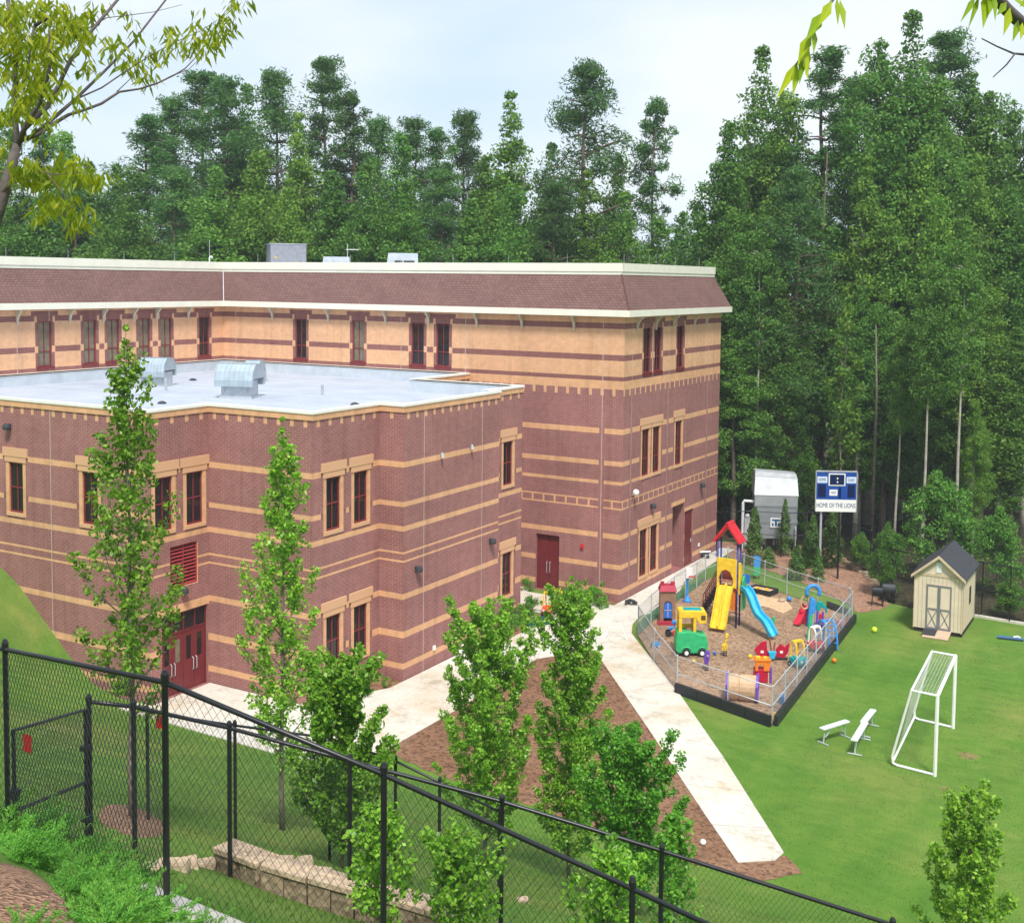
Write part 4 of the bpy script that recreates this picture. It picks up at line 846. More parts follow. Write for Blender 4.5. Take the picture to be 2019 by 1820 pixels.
ball(696, 1158, .09, PBLUE, 'tiny blue ball between the bus and the giraffe rider'); ball(527, 1222, .08, PYEL, 'tiny yellow ball on the chips in front of the play bus')
p = at(1724, 1247, 0); tag(MB().ball((0, 0, .15), .15, n=14).build('ball', M('lime_plastic', (.62, .75, .04), .4), smooth=True, loc=p), 'lime yellow ball on the grass left of the shed', 'ball')
p = at(1386, 1666, .02); tag(MB().ball((0, 0, .10), .10, n=12).build('ball', WHITE, smooth=True, loc=p), 'small white ball on the brown soil beside the walkway', 'ball')
p = at(1185, 1787, 0); 
t, q = toy('toy_bucket', 'blue toy bucket inside the near right fence', 'bucket', 1243, 1552); MB().lathe([(.10, 0), (.15, .30), (.16, .30), (.16, .34), (.14, .34)], n=14).build('pail', PSKY, t); MB().tube([(.16*math.cos(a), 0, .34+.14*math.sin(a)) for a in [k*math.pi/8 for k in range(9)]], .012, 5).build('handle', WHITE, t)
for kx, ky, lab in ((1180, 1670, 'small yellow toy block at the near corner of the yard'),): p = kat(kx, ky, CH); tag(MB().box(-.1, .1, -.08, .08, 0, .18).box(-.05, .05, -.05, .05, .18, .26).build('toy_block', PYEL, loc=p, rotz=.4, bevel=.02), lab, 'toy block')
rk = random.Random(4)
def rock(p, s, mat, label, cat='rock', sz=.6, name='rock', group=None):
    m = MB().ball((0, 0, s*sz*.8), s, n=10, sz=sz); m.v = [(x*(1+.25*rk.uniform(-1, 1)), y*(1+.25*rk.uniform(-1, 1)), z*(1+.2*rk.uniform(-1, 1))) for x, y, z in m.v]
    return tag(m.build(name, mat, loc=p), label, cat, group)
rock(kat(1240, 725, CH), .2, STONET, 'pale flat rock lying next to the light blue ball')

# ------------------------------------------------------------------ scoreboard
A_ = at(1616, 1142); B_ = at(1681, 1140); sb = thing('scoreboard', 'blue football scoreboard with white HOME OF THE LIONS banner on a tall post', 'scoreboard', A_, CYAW-.03)
pm = 2332.0/dist(A_); zt, zm, zb = ztop(A_, 930), ztop(A_, 984), ztop(A_, 1008)
x0, x1 = -12/pm, 66/pm; SC = lambda f: x0+(x1-x0)*f; SZ = lambda f: zt+(zm-zt)*f
MB().tube([(0, .1, 0), (0, .1, zt-.2)], .075, 8).build('post', LGREY, sb); MB().tube([(36/pm, .12, 0), (36/pm, .12, zt-.1)], .06, 8).build('post', BLACK, sb)
MB().box(x0, x1, -.08, .08, zm, zt).build('cabinet', M('scoreboard_blue', (.012, .065, .32), .4), sb); MB().box(x0-.03, x1+.03, -.1, .1, zt, zt+.06).box(x0-.04, x0, -.1, .08, zb, zt).box(x1, x1+.04, -.1, .08, zb, zt).build('frame', LGREY, sb)
bn = MB().box(x0, x1, -.09, .08, zb, zm-.01).build('banner', WHITE, sb)
INK = M('navy_ink', (.012, .03, .16), .5); GLASSB = M('dark_blue_display', (.004, .012, .07), .25)
text('HOME OF THE LIONS', .40, INK, bn, ((x0+x1)/2, -.096, (zb+zm)/2), (R(90), 0, 0), (x1-x0)*.95/3.72)
ck = MB().box(SC(.30), SC(.72), -.10, -.08, SZ(.50), SZ(.05)).build('clock_surround', WHITE, sb); MB().box(SC(.33), SC(.69), -.115, -.10, SZ(.46), SZ(.09)).build('clock_face', GLASSB, ck)
for f in (.2, .33): MB().box(SC(.505), SC(.535), -.125, -.115, SZ(f+.06), SZ(f)).build('colon_dot', WHITE, ck)
for f0, f1, s in ((.02, .27, 'HOME'), (.75, .99, 'GUEST')):
    q_ = MB().box(SC(f0), SC(f1), -.09, -.08, SZ(.40), SZ(.17)).build('name_plate', M('pale_blue_plate', (.60, .68, .82), .5) if s == 'HOME' else bpy.data.materials['pale_blue_plate'], sb); text(s, .26, INK, q_, (SC((f0+f1)/2), -.094, SZ(.285)), (R(90), 0, 0), .62 if s == 'HOME' else .52)
for f0, f1 in ((.04, .24), (.78, .96)): MB().box(SC(f0), SC(f1), -.095, -.08, SZ(.92), SZ(.46)).build('score_display', GLASSB, sb)
hf = MB().box(SC(.33), SC(.53), -.09, -.08, SZ(.86), SZ(.64)).build('half_plate', WHITE, sb); text('HALF', .24, INK, hf, (SC(.43), -.094, SZ(.75)), (R(90), 0, 0), .6)
MB().box(SC(.56), SC(.62), -.09, -.08, SZ(.96), SZ(.56)).build('quarter_display', GLASSB, sb)
# ------------------------------------------------------------------ cooling tower
A_ = at(1528, 1088); ct = thing('cooling_tower', 'tall grey metal cooling tower with white sloped hood among the trees', 'cooling tower', A_, CYAW-.10); pm = 2332.0/dist(A_)
hw = 42/pm; Z = lambda v: ztop(A_, v); dpt = 2.0
MB().box(-hw*.98, hw*.98, 0, dpt, Z(1062), Z(998)).box(-hw, hw, -.03, dpt+.03, Z(1032), Z(1026)).box(-hw, hw, -.03, dpt+.03, Z(1000), Z(996)).build('casing', M('tower_casing', (.27, .30, .32), .5, .12, 1.2, .2), ct)
MB().mesh8([(-hw*.98, 0, Z(998)), (hw*.98, 0, Z(998)), (hw*.98, dpt, Z(998)), (-hw*.98, dpt, Z(998)), (-hw, -.02, Z(978)), (hw, -.02, Z(978)), (hw, dpt, Z(978)), (-hw, dpt, Z(978))]).build('upper_casing', M('tower_casing_light', (.36, .39, .41), .5, .12, 1.2, .2), ct)
MB().mesh8([(-hw*1.02, -.04, Z(977)), (hw*1.02, -.04, Z(977)), (hw*1.02, dpt, Z(977)), (-hw*1.02, dpt, Z(977)), (-hw*.96, .5, Z(942)), (hw*.99, .5, Z(945)), (hw*.99, dpt, Z(945)), (-hw*.96, dpt, Z(942))]).build('hood', M('tower_hood', (.56, .59, .62), .5, .1, 2), ct)
MB().mesh8([(-hw*.97, .48, Z(942)), (hw*1.0, .48, Z(945)), (hw*1.0, dpt, Z(945)), (-hw*.97, dpt, Z(942)), (-hw*.93, .9, Z(934)), (hw*.96, .9, Z(938)), (hw*.96, dpt, Z(938)), (-hw*.93, dpt, Z(934))]).build('roof', LGREY, ct)
for x in (-hw*.9, -hw*.45, 0, hw*.45, hw*.9): MB().box(x-.05, x+.05, .0, .1, 0, Z(1062)).build('leg', DGREY, ct)
MB().box(-hw*.9, hw*.9, .6, 1.9, 0.0, Z(1066)).build('basin', DGREY, ct)
for x, w_ in ((-hw*.55, .3), (hw*.02, .25), (hw*.6, .3)): MB().box(x-w_/2, x+w_/2, .5, .6, .35, Z(1068)).build('pump', STEELW, ct)
for x in (hw*.55, hw*.9): MB().tube([(x, -.25, 0), (x, -.25, Z(1042)), (x, 0, Z(1038))], .04, 6).build('pipe', GALV, ct)
MB().tube([(-hw*.9, .5, Z(993)), (-hw*1.45, .5, Z(992)), (-hw*1.5, .5, Z(996)), (-hw*1.5, .5, 0)], .10, 8).build('pipe', STEELW, ct); MB().ball((-hw*1.28, .5, Z(1022)), .17).box(-hw*1.42, -hw*1.05, .3, .7, .2, Z(1026)).build('valve_cabinet', LGREY, ct)
sg = MB().box(-.36, .36, -.06, -.035, Z(1040), Z(1021)).build('sign', WHITE, ct); MB().box(-.26, .26, -.07, -.06, Z(1027), Z(1023.5)).box(-.07, .07, -.07, -.06, Z(1037), Z(1027)).box(-.26, -.14, -.07, -.06, Z(1037), Z(1031)).box(.14, .26, -.07, -.06, Z(1037), Z(1031)).build('emblem', M('emblem_blue', (.01, .12, .26), .5), sg)
# ------------------------------------------------------------------ shed
Sx0, Sx1, Sy0, Sy1 = -12.22, -9.83, 63.1, 67.0
sh = thing('garden_shed', 'cream wooden shed with grey trimmed double doors and dark shingled gable roof', 'shed', ((Sx0+Sx1)/2, Sy0, 0), 0)
w2 = (Sx1-Sx0)/2; dp = Sy1-Sy0; ze = ztop((Sx0, Sy0), 1126)-.05; zp = ztop((0.5*(Sx0+Sx1), Sy0), 1098)
SIDING = M('cream_siding', (.70, .595, .45), .7, .08, 1.5); TRIM = M('grey_trim', (.20, .20, .21), .6)
m = MB().extr([(-w2, .22), (w2, .22), (w2, ze), (0, zp), (-w2, ze)], 0, dp); m.build('wall', SIDING, sh)
m = MB()
for k in range(1, 12): x = -w2+2*w2*k/12; m.box(x-.012, x+.012, -.012, 0, .22, ze-.04)
for k in range(1, 18): y = dp*k/18; m.box(w2, w2+.012, y-.012, y+.012, .22, ze-.05)
m.build('siding_groove', M('siding_groove_paint', (.50, .41, .28), .7), sh)
RSH = M('charcoal_shingle', (.045, .047, .055), .9, .35, 9, bmp=.4); FASC = M('shed_fascia', (.60, .47, .33), .6); rf = MB(); fs = MB()
for s in (-1, 1):
    e, p_ = (s*(w2+.16), ze-.14), (0, zp+.05); q = [(e[0], -.2, e[1]), (e[0], dp+.15, e[1]), (p_[0], dp+.15, p_[1]), (p_[0], -.2, p_[1])]
    if s < 0: q = q[::-1]
    rf.mesh8([(a, b, c) for a, b, c in q]+[(a+s*.02, b, c+.09) for a, b, c in q])
    fs.mesh8([(e[0], -.24, e[1]-.10), (0, -.24, zp-.06), (0, -.2, zp-.06), (e[0], -.2, e[1]-.10), (e[0], -.24, e[1]+.05), (0, -.24, zp+.10), (0, -.2, zp+.10), (e[0], -.2, e[1]+.05)])
rf.build('roof', RSH, sh); fs.build('fascia', FASC, sh)
MB().box(-w2-.02, w2+.02, -.03, 0, ze-.10, ze+.04).box(w2-.06, w2+.03, -.03, 0, .2, ze-.1).box(-w2-.03, -w2+.02, -.03, 0, .2, ze-.1).build('trim', FASC, sh)
MB().box(w2, w2+.03, 0, .08, .2, ze).box(w2, w2+.03, dp-.08, dp, .2, ze).build('corner_board', TRIM, sh)
MB().box(w2+.0, w2+.03, dp*.5, dp*.5+.5, 1.3, 2.2).build('side_window', M('shed_window_dark', (.05, .05, .06), .3), sh)
MB().box(-.14, .14, -.04, 0, ze+.12, ze+.12+(zp-ze)*.55).build('gable_vent', WHITE, sh)
MB().box(-w2, w2, .05, dp-.05, .0, .22).build('underfloor_shade', M('void_shade', (.03, .026, .02), .9), sh)  # dark block standing in for the shade in the gap under the floor
dz0, dz1 = .26, ztop((Sx0+.7, Sy0), 1151); dw = .62; cx = .04
for s in (-1, 1):
    xa, xb = (cx-dw, cx-.01) if s < 0 else (cx+.01, cx+dw); mid = dz0+(dz1-dz0)*.45
    d = MB().box(xa, xb, -.035, -.014, dz0, dz1).build('door', SIDING, sh)
    m = MB().box(xa, xa+.07, -.06, -.036, dz0, dz1).box(xb-.07, xb, -.06, -.036, dz0, dz1).box(xa+.07, xb-.07, -.06, -.036, dz1-.09, dz1).box(xa+.07, xb-.07, -.06, -.036, dz0, dz0+.09).box(xa+.07, xb-.07, -.06, -.036, mid-.045, mid+.045)
    for a, b in (((xa+.07, dz0+.09), (xb-.07, mid-.045)), ((xa+.07, mid-.045), (xb-.07, dz0+.09))): m.mesh8([(a[0], -.058, a[1]-.04), (b[0], -.058, b[1]-.04), (b[0], -.038, b[1]-.04), (a[0], -.038, a[1]-.04), (a[0], -.058, a[1]+.04), (b[0], -.058, b[1]+.04), (b[0], -.038, b[1]+.04), (a[0], -.038, a[1]+.04)])
    m.build('door_trim', TRIM, d)
MB().mesh8([(cx-.62, -1.0, .02), (cx+.66, -1.0, .02), (cx+.66, 0, .20), (cx-.62, 0, .20), (cx-.62, -1.0, .06), (cx+.66, -1.0, .06), (cx+.66, 0, .25), (cx-.62, 0, .25)]).build('ramp', M('ramp_board', (.50, .36, .25), .8), sh)
q = Vector(((Sx0+Sx1)/2-.30, Sy0-.45, .175)); m = MB().mesh8([(-.33, -.35, -.055), (.33, -.35, -.055), (.33, .35, .075), (-.33, .35, .075), (-.33, -.35, -.035), (.33, -.35, -.035), (.33, .35, .095), (-.33, .35, .095)])
tag(m.build('door_mat', M('dark_rubber', (.035, .04, .045), .8), loc=q, rotz=.0), 'dark rubber mat lying on the shed ramp', 'mat')
# ------------------------------------------------------------------ goal, benches, grills, small things on the lawn
g0, g1, gb0 = at(1843, 1530), at(1879, 1436), at(1757, 1508)
gl = thing('soccer_goal', 'white metal soccer goal with a torn net on the lawn', 'goal', g0, 0); v1 = g1-g0; vb = gb0-g0; gh = 3.02; up_ = Vector((0, 0, gh))
MB().tube([(0, 0, 0), up_, up_+v1, v1], .07, 8).build('front_frame', WHITE, gl)
top_ = vb.normalized()*.95
for base in (Vector((0, 0, 0)), v1): MB().tube([base+up_, base+up_+top_, base+vb*.98+Vector((0, 0, .35)), base+vb*.96+Vector((0, 0, .1)), base+vb*.86+Vector((0, 0, .05)), base+Vector((0, 0, .05))], .05, 7).build('side_frame', WHITE, gl)
MB().tube([up_+top_, up_+top_+v1], .045, 7).build('rear_bar', WHITE, gl); MB().tube([vb*.97+Vector((0, 0, .12)), vb*.97+v1+Vector((0, 0, .12))], .045, 7).build('ground_bar', WHITE, gl)
MB().tube([v1*.5+up_, v1*.5+up_+top_], .04, 7).build('brace', WHITE, gl) if False else None
net = MB(); NET = M('net_cord', (.75, .75, .72), .7)
a, b, c, d = up_, up_+top_, up_+top_+v1, up_+v1; e = vb*.97+Vector((0, 0, .15)); f = e+v1
for k in range(1, 34): t_ = k/34; net.tube([lerp(a, d, t_), lerp(b, c, t_)], 0.0034, 3)
for k in range(1, 8): t_ = k/8; net.tube([lerp(a, b, t_), lerp(d, c, t_)], 0.0034, 3)
for k in range(0, 19):
    t_ = k/22; fr = 1.0 if k > 9 else .45+.055*k+.0
    net.tube([lerp(b, c, 1-t_), lerp(lerp(b, c, 1-t_), lerp(e, f, 1-t_), fr)], 0.0034, 3)
for k in range(1, 14): t_ = k/14; net.tube([lerp(c, f, t_), lerp(lerp(c, f, t_), lerp(b, e, t_), .95-.35*t_)], 0.0034, 3)
net.build('net', NET, gl)
def bench(pa, pb, label):
    a, b = pa, pb; mid = (a+b)/2; d = b-a; Ln = d.length; t = thing('bench', label, 'bench', (mid.x, mid.y, 0), math.atan2(d.y, d.x), 'aluminium benches on the lawn')
    MB().box(-Ln/2, Ln/2, -.13, .13, .60, .66).build('seat', STEELW, t, bevel=.01)
    for s in (-1, 1):
        x = s*Ln*.36; MB().tube([(x, 0, .60), (x+s*.10, 0, .03)], .03, 6).build('leg', GALV, t); MB().tube([(x+s*.10, -.27, .03), (x+s*.10, .27, .03)], .028, 6).build('foot', GALV, t)
        MB().tube([(x*.95, 0, .25), (x*.15, 0, .6)], .02, 5).build('brace', GALV, t)
def seat(u0, v0, u1, v1): return at(u0, v0, .63), at(u1, v1, .63)
bench(*seat(1620, 1437, 1671, 1421), 'aluminium bench standing apart, nearest the play yard corner')
bench(*seat(1684, 1460, 1706, 1424), 'aluminium bench nearest the goal, front one of the pair end to end')
bench(*seat(1702, 1424, 1722, 1399), 'aluminium bench behind another, rear one of the pair end to end')
for (u, v, lab, sx) in ((1729, 1194, 'black barrel grill on the pine straw, left of two', .9), (1752, 1188, 'dark covered grill on the pine straw, right of two', 1.1)):
    p = at(u, v, .03); t = thing('barbecue_grill', lab, 'grill', p, CYAW-.3, 'grills behind the lawn')
    MB().lathe([(.16, -.34*sx), (.27, -.3*sx), (.27, .3*sx), (.16, .34*sx)], (0, 0, .82), 12, axis='x').build('drum', BLACK if sx < 1 else DGREY, t)
    for x in (-.25, .25):
        for y in (-.15, .15): MB().tube([(x, y, .65), (x*1.15, y*1.3, 0)], .025, 5).build('leg', BLACK, t)
    MB().box(.1, .5, -.22, .22, .42, .46).build('shelf', BLACK, t); MB().tube([(.15, .05, 1.05), (.15, .05, 1.4)], .04, 6).build('chimney', BLACK, t)
p = at(1992, 1262, 0); t = thing('blue_pipe', 'blue folded pole bundle lying on the grass right of the shed', 'pipe', p, CYAW-.35); MB().tube([(-.62, 0, .1), (.62, 0, .1)], .08, 8).tube([(-.6, .18, .08), (.5, .16, .08)], .06, 8).build('tube', M('dusty_blue_pipe', (.05, .13, .26), .5), t)
MB().tube([(.15, 0, .17), (.35, 0, .22), (.5, .05, .12)], .06, 6).build('fitting', STEELW, t)
for (u, v, r_, lab) in ((912, 1283, .22, 'white bag slumped against the brick wall behind the tree'), (905, 1290, .17, 'small white bag on the concrete beside the wall')):
    p = at(u, v, .045); m = MB().ball((0, 0, r_*.8), r_, n=12, sz=.9); m.v = [(x*(1+.15*rk.uniform(-1, 1)), y*(1+.15*rk.uniform(-1, 1)), z) for x, y, z in m.v]; tag(m.build('bag', WHITE, loc=p, smooth=True), lab, 'bag')
p = at(1243, 1192, .046); m = MB()
for k in range(16): a = rk.uniform(0, 6.3); r_ = rk.uniform(.05, .4); m.cbox((r_*math.cos(a), r_*math.sin(a)*.8, .08+.2*(1-r_/.4)), (rk.uniform(.1, .3), .1, .12), 0, rk.uniform(0, 3))
tag(m.build('rubbish_pile', DGREY, loc=p), 'heap of dark scrap on the concrete by the building corner', 'scrap heap')
p = at(1388, 1100, .046); t = thing('hand_cart', 'grey cart of pipes by the far end of the wall', 'cart', p, CYAW); MB().box(-.3, .3, -.2, .2, .25, .32).tube([(-.25, 0, .3), (-.4, 0, 1.0)], .025, 5).build('frame', DGREY, t); MB().lathe([(.14, -.22), (.14, .22)], (.2, 0, .14), 10, axis='y').build('wheel', BLACK, t)
MB().tube([(-.3, -.1, .4), (.4, -.1, .45)], .06, 6).tube([(-.2, .1, .4), (.45, .1, .4)], .05, 6).build('pipe', GALV, t)
p = at(1214, 1256, .046); t = thing('pipe_frame', 'slim white pipe frame standing on the concrete junction', 'frame', p, CYAW-.2)
m = MB().tube([(-.55, -.4, 0), (0, .1, 1.15), (.62, -.35, 0)], .022, 5).tube([(-.5, .7, 0), (0, .1, 1.15), (.7, .75, 0)], .022, 5).tube([(-.28, -.15, .55), (.31, -.13, .55)], .018, 5); m.build('pole', WHITE, t)
# ------------------------------------------------------------------ foliage
def quads(name, cen, ax, pe, mat):
    """one small four sided leaf per row: centre, half axis, half width"""
    n = len(cen); v = np.empty((n, 4, 3), np.float32); v[:, 0] = cen-ax; v[:, 1] = cen+pe-ax*.1; v[:, 2] = cen+ax; v[:, 3] = cen-pe-ax*.1
    me = bpy.data.meshes.new(name); me.vertices.add(n*4); me.vertices.foreach_set('co', v.reshape(-1)); me.loops.add(n*4); me.loops.foreach_set('vertex_index', np.arange(n*4, dtype=np.int32))
    me.polygons.add(n); me.polygons.foreach_set('loop_start', np.arange(0, n*4, 4, dtype=np.int32)); me.update(calc_edges=True); me.materials.append(mat); return me
def unit(v): return v/np.maximum(1e-6, np.linalg.norm(v, axis=-1, keepdims=True))
def leaves(name, cen, size, mat, rng, asp=.55, droop=0.0, outward=None, flat=.0):
    n = len(cen); a = unit(rng.normal(size=(n, 3))+np.array([0, 0, -droop])); nn = rng.normal(size=(n, 3))
    if outward is not None: nn = nn*.7+outward
    nn[:, 2] += flat; nn = unit(nn); b = unit(np.cross(a, nn)); a = unit(np.cross(nn, b)); s = (size*rng.uniform(.65, 1.25, n))[:, None]*.5
    return quads(name, cen, a*s, b*s*asp, mat)
def clumped(rng, cc, rad, per, squash=.75):
    k = rng.integers(0, len(cc), per*len(cc)); d = unit(rng.normal(size=(len(k), 3)))*(rng.uniform(.15, 1, len(k))**.55)[:, None]; d[:, 2] *= squash
    r = rad[k][:, None]; return cc[k]+d*r, d
LEAFB = leafmat('broad_leaf', [(.056, .155, .022), (.092, .225, .030), (.135, .30, .042), (.21, .385, .065)], .42)
LEAFY = leafmat('yellowish_leaf', [(.085, .20, .024), (.13, .275, .032), (.185, .35, .042), (.26, .42, .06)], .42)
LEAFP = leafmat('pine_needles', [(.044, .135, .034), (.070, .185, .044), (.105, .24, .056), (.165, .31, .07)], .4)
LEAFF = leafmat('young_tree_leaf', [(.095, .25, .018), (.16, .37, .026), (.24, .47, .04), (.35, .58, .08)], .4, .35)
LEAFG = leafmat('darker_young_leaf', [(.070, .215, .020), (.105, .29, .026), (.155, .38, .036), (.23, .47, .06)], .4, .35)
LEAFC = leafmat('chartreuse_leaf', [(.20, .32, .015), (.34, .44, .018), (.48, .52, .02), (.24, .38, .025)], .5, .4)
LEAFJ = leafmat('juniper_leaf', [(.06, .22, .025), (.09, .30, .035), (.14, .38, .045), (.22, .46, .07)], .3, .5)
def crown_broad(name, seed, H, R, base, mat, lobes=6, ncl=150, per=70, leaf=.30, spires=3):
    rng = np.random.default_rng(seed); cc = []; rr = []
    L_ = [(0, 0, base+(H*.86-base)/2, R*.78, (H*.86-base)/2)]
    for k in range(lobes):
        a = rng.uniform(0, 6.28); r = R*rng.uniform(.30, .66); h0 = rng.uniform(base, H*.55); h1 = min(H*.93, h0+rng.uniform(.25, .45)*H); L_.append((r*math.cos(a), r*math.sin(a), (h0+h1)/2, R*rng.uniform(.26, .42), (h1-h0)/2))
    for k in range(spires+1): a = rng.uniform(0, 6.28); r = R*rng.uniform(.08, .36)*(k > 0); tp = H*(1.0 if k == 0 else rng.uniform(.80, .97)); L_.append((r*math.cos(a), r*math.sin(a), tp-H*.19, R*.25, H*.19))
    wt = np.array([l[3]*l[4] for l in L_]); wt = wt/wt.sum()
    for i in rng.choice(len(L_), ncl, p=wt):
        x, y, z, r, h = L_[i]; d = unit(rng.normal(size=3)); q = rng.uniform(.62, 1.05); s = math.sqrt(max(0, 1-(abs(d[2]))**1.4))
        cc.append((x+d[0]*r*q, y+d[1]*r*q, z+d[2]*h*q)); rr.append(R*rng.uniform(.16, .34)*(1.0-.45*max(0, (cc[-1][2]-base)/(H-base)-.55)))
    tx, ty = L_[1+lobes][0], L_[1+lobes][1]
    for k in range(7): f = k/6; cc.append((tx+rng.normal()*.4*(1-f), ty+rng.normal()*.4*(1-f), H*(.82+.16*f))); rr.append(R*(.32-.19*f))
    cc = np.array(cc); cc[:, 2] = np.maximum(cc[:, 2], base*.7); p, d = clumped(rng, cc, np.array(rr), per, .8)
    return leaves(name, p, np.full(len(p), leaf), mat, rng, .62, .5, d*.9, .5)
def crown_pine(name, seed, H, R, base, mat, nw=15, leaf=.29):
    rng = np.random.default_rng(seed); cc = []; rr = []; limbs = []
    for w_ in range(nw):
        z = base+(H-base)*(w_+.3)/nw; f = 1-(w_/nw); prof = (.13+1.12*f*(1-.35*f))*R
        for b_ in range(rng.integers(5, 8)):
            a = rng.uniform(0, 6.28); ln = prof*rng.uniform(.38, 1.28); up = ln*rng.uniform(-.1, .45); tip = np.array((ln*math.cos(a), ln*math.sin(a), z+up)); limbs.append(((0, 0, z), tuple(tip)))
            for t_ in (1, .74, .5)[:rng.integers(1, 4)]: cc.append(tip*[t_, t_, 1]+[0, 0, -up*(1-t_)]+rng.normal(size=3)*.18); rr.append(rng.uniform(.34, .80)*R*.38*(.72+.4*f))
    for k in range(5): cc.append((rng.normal()*.12, rng.normal()*.12, H-rng.uniform(.1, 2.2))); rr.append(R*.14)
    p, d = clumped(rng, np.array(cc), np.array(rr), 92, .85)
    return leaves(name, p, np.full(len(p), leaf), mat, rng, .24, -.1, d*.4, .4), limbs
TREES = {}
def proto_tree(kind, mat_trunk, crown, H, tr, limbs=(), bend=.25, seed=0):
    rng = random.Random(seed); m = MB(); pts = [(bend*math.sin(k*1.1+seed)*(k/6), bend*math.cos(k*.8+seed)*(k/6), H*(.80 if kind[:4] in ('broa', 'ligh', 'bare', 'unde', 'wisp') else .97)*k/7) for k in range(8)]
    m.tube([(0, 0, -.3)]+pts[1:], [tr*1.15]+[tr*(1-.9*k/7) for k in range(1, 8)], 7)
    for a, b in limbs: m.tube([a, ((a[0]+b[0])/2, (a[1]+b[1])/2, (a[2]+b[2])/2+.1), b], [tr*.22, tr*.16, tr*.06], 4, cap=False)
    o = m.build('trunk', mat_trunk, smooth=True); tm = o.data; bpy.data.objects.remove(o); TREES[kind] = (tm, crown, H)
def place_tree(kind, name, label, cat, p, h, width=1.0, rz=0, group=None):
    tm, cm_, H0 = TREES[kind]; t = thing(name, label, cat, p, rz, group); s = h/H0
    for nm, me in (('trunk', tm), ('crown', cm_)):
        o = bpy.data.objects.new(nm, me); C.objects.link(o); o.parent = t; o.scale = (s*width, s*width, s)
    return t
def rlimbs(seed, H, R, base, n=16):
    r = random.Random(seed); out = []
    for k in range(n): z = base+(H-base)*r.uniform(0, .75); a = r.uniform(0, 6.28); l = R*r.uniform(.25, .6); out.append(((0, 0, z), (l*math.cos(a), l*math.sin(a), min(H*.86, z+l*r.uniform(.3, 1.1)))))
    return out
for i, (H, RR, b) in enumerate(((24, 3.0, 6.0), (24, 3.6, 5.0), (22, 2.7, 4.0), (24, 3.2, 9.0))):
    proto_tree(f'broad{i}', PALEB if i in (0, 3) else BARK, crown_broad('crown', 11+i, H, RR, b, LEAFB, lobes=7, ncl=250, per=135, leaf=.205), H, .26, rlimbs(i, H, RR, b))
for i, (H, RR, b) in enumerate(((22, 2.6, 3.5), (20, 3.0, 5.0))):
    proto_tree(f'light{i}', PALEB, crown_broad('crown', 31+i, H, RR, b, LEAFY, lobes=6, ncl=210, per=120, leaf=.20), H, .2, rlimbs(40+i, H, RR, b))
for i, (H, RR, b) in enumerate(((26, 3.2, 8.0), (26, 2.8, 12.0), (24, 3.6, 9.0))):
    me, lb = crown_pine('crown', 51+i, H, RR, b, LEAFP, nw=17 if i != 1 else 13); proto_tree(f'pine{i}', PBARK, me, H, .30, lb, .2, i)
me, lb = crown_pine('crown', 77, 24, 2.5, 7, LEAFP, nw=14, leaf=.28); proto_tree('thinpine', PBARK, me, 24, .2, lb, .3, 5)
for i, (H, RR) in enumerate(((7, 2.6), (5, 2.2))):
    proto_tree(f'under{i}', BARK, crown_broad('crown', 91+i, H, RR, .6, LEAFB, lobes=6, ncl=100, per=110, leaf=.19, spires=2), H, .1, rlimbs(60+i, H, RR, .6, 9))
proto_tree('bare', PALEB, crown_broad('crown', 101, 24, 2.5, 12.5, LEAFB, lobes=6, ncl=130, per=120, leaf=.205), 24, .17, rlimbs(73, 24, 2, 13, 10))
proto_tree('wispy', BARK, crown_broad('crown', 97, 18, 1.7, 5, LEAFY, lobes=7, ncl=60, per=26, leaf=.30, spires=2), 18, .10, rlimbs(70, 18, 1.5, 5, 12))
proto_tree('pinebough', PBARK, crown_broad('crown', 98, 9, 3.0, 2.5, LEAFY, lobes=5, ncl=60, per=60, leaf=.26, spires=1), 9, .16, rlimbs(71, 9, 2.6, 3, 10))
ORD = ['first', 'second', 'third', 'fourth', 'fifth', 'sixth', 'seventh', 'eighth', 'ninth', 'tenth', 'eleventh', 'twelfth', 'thirteenth', 'fourteenth', 'fifteenth', 'sixteenth', 'seventeenth', 'eighteenth', 'nineteenth', 'twentieth', 'twenty-first', 'twenty-second']
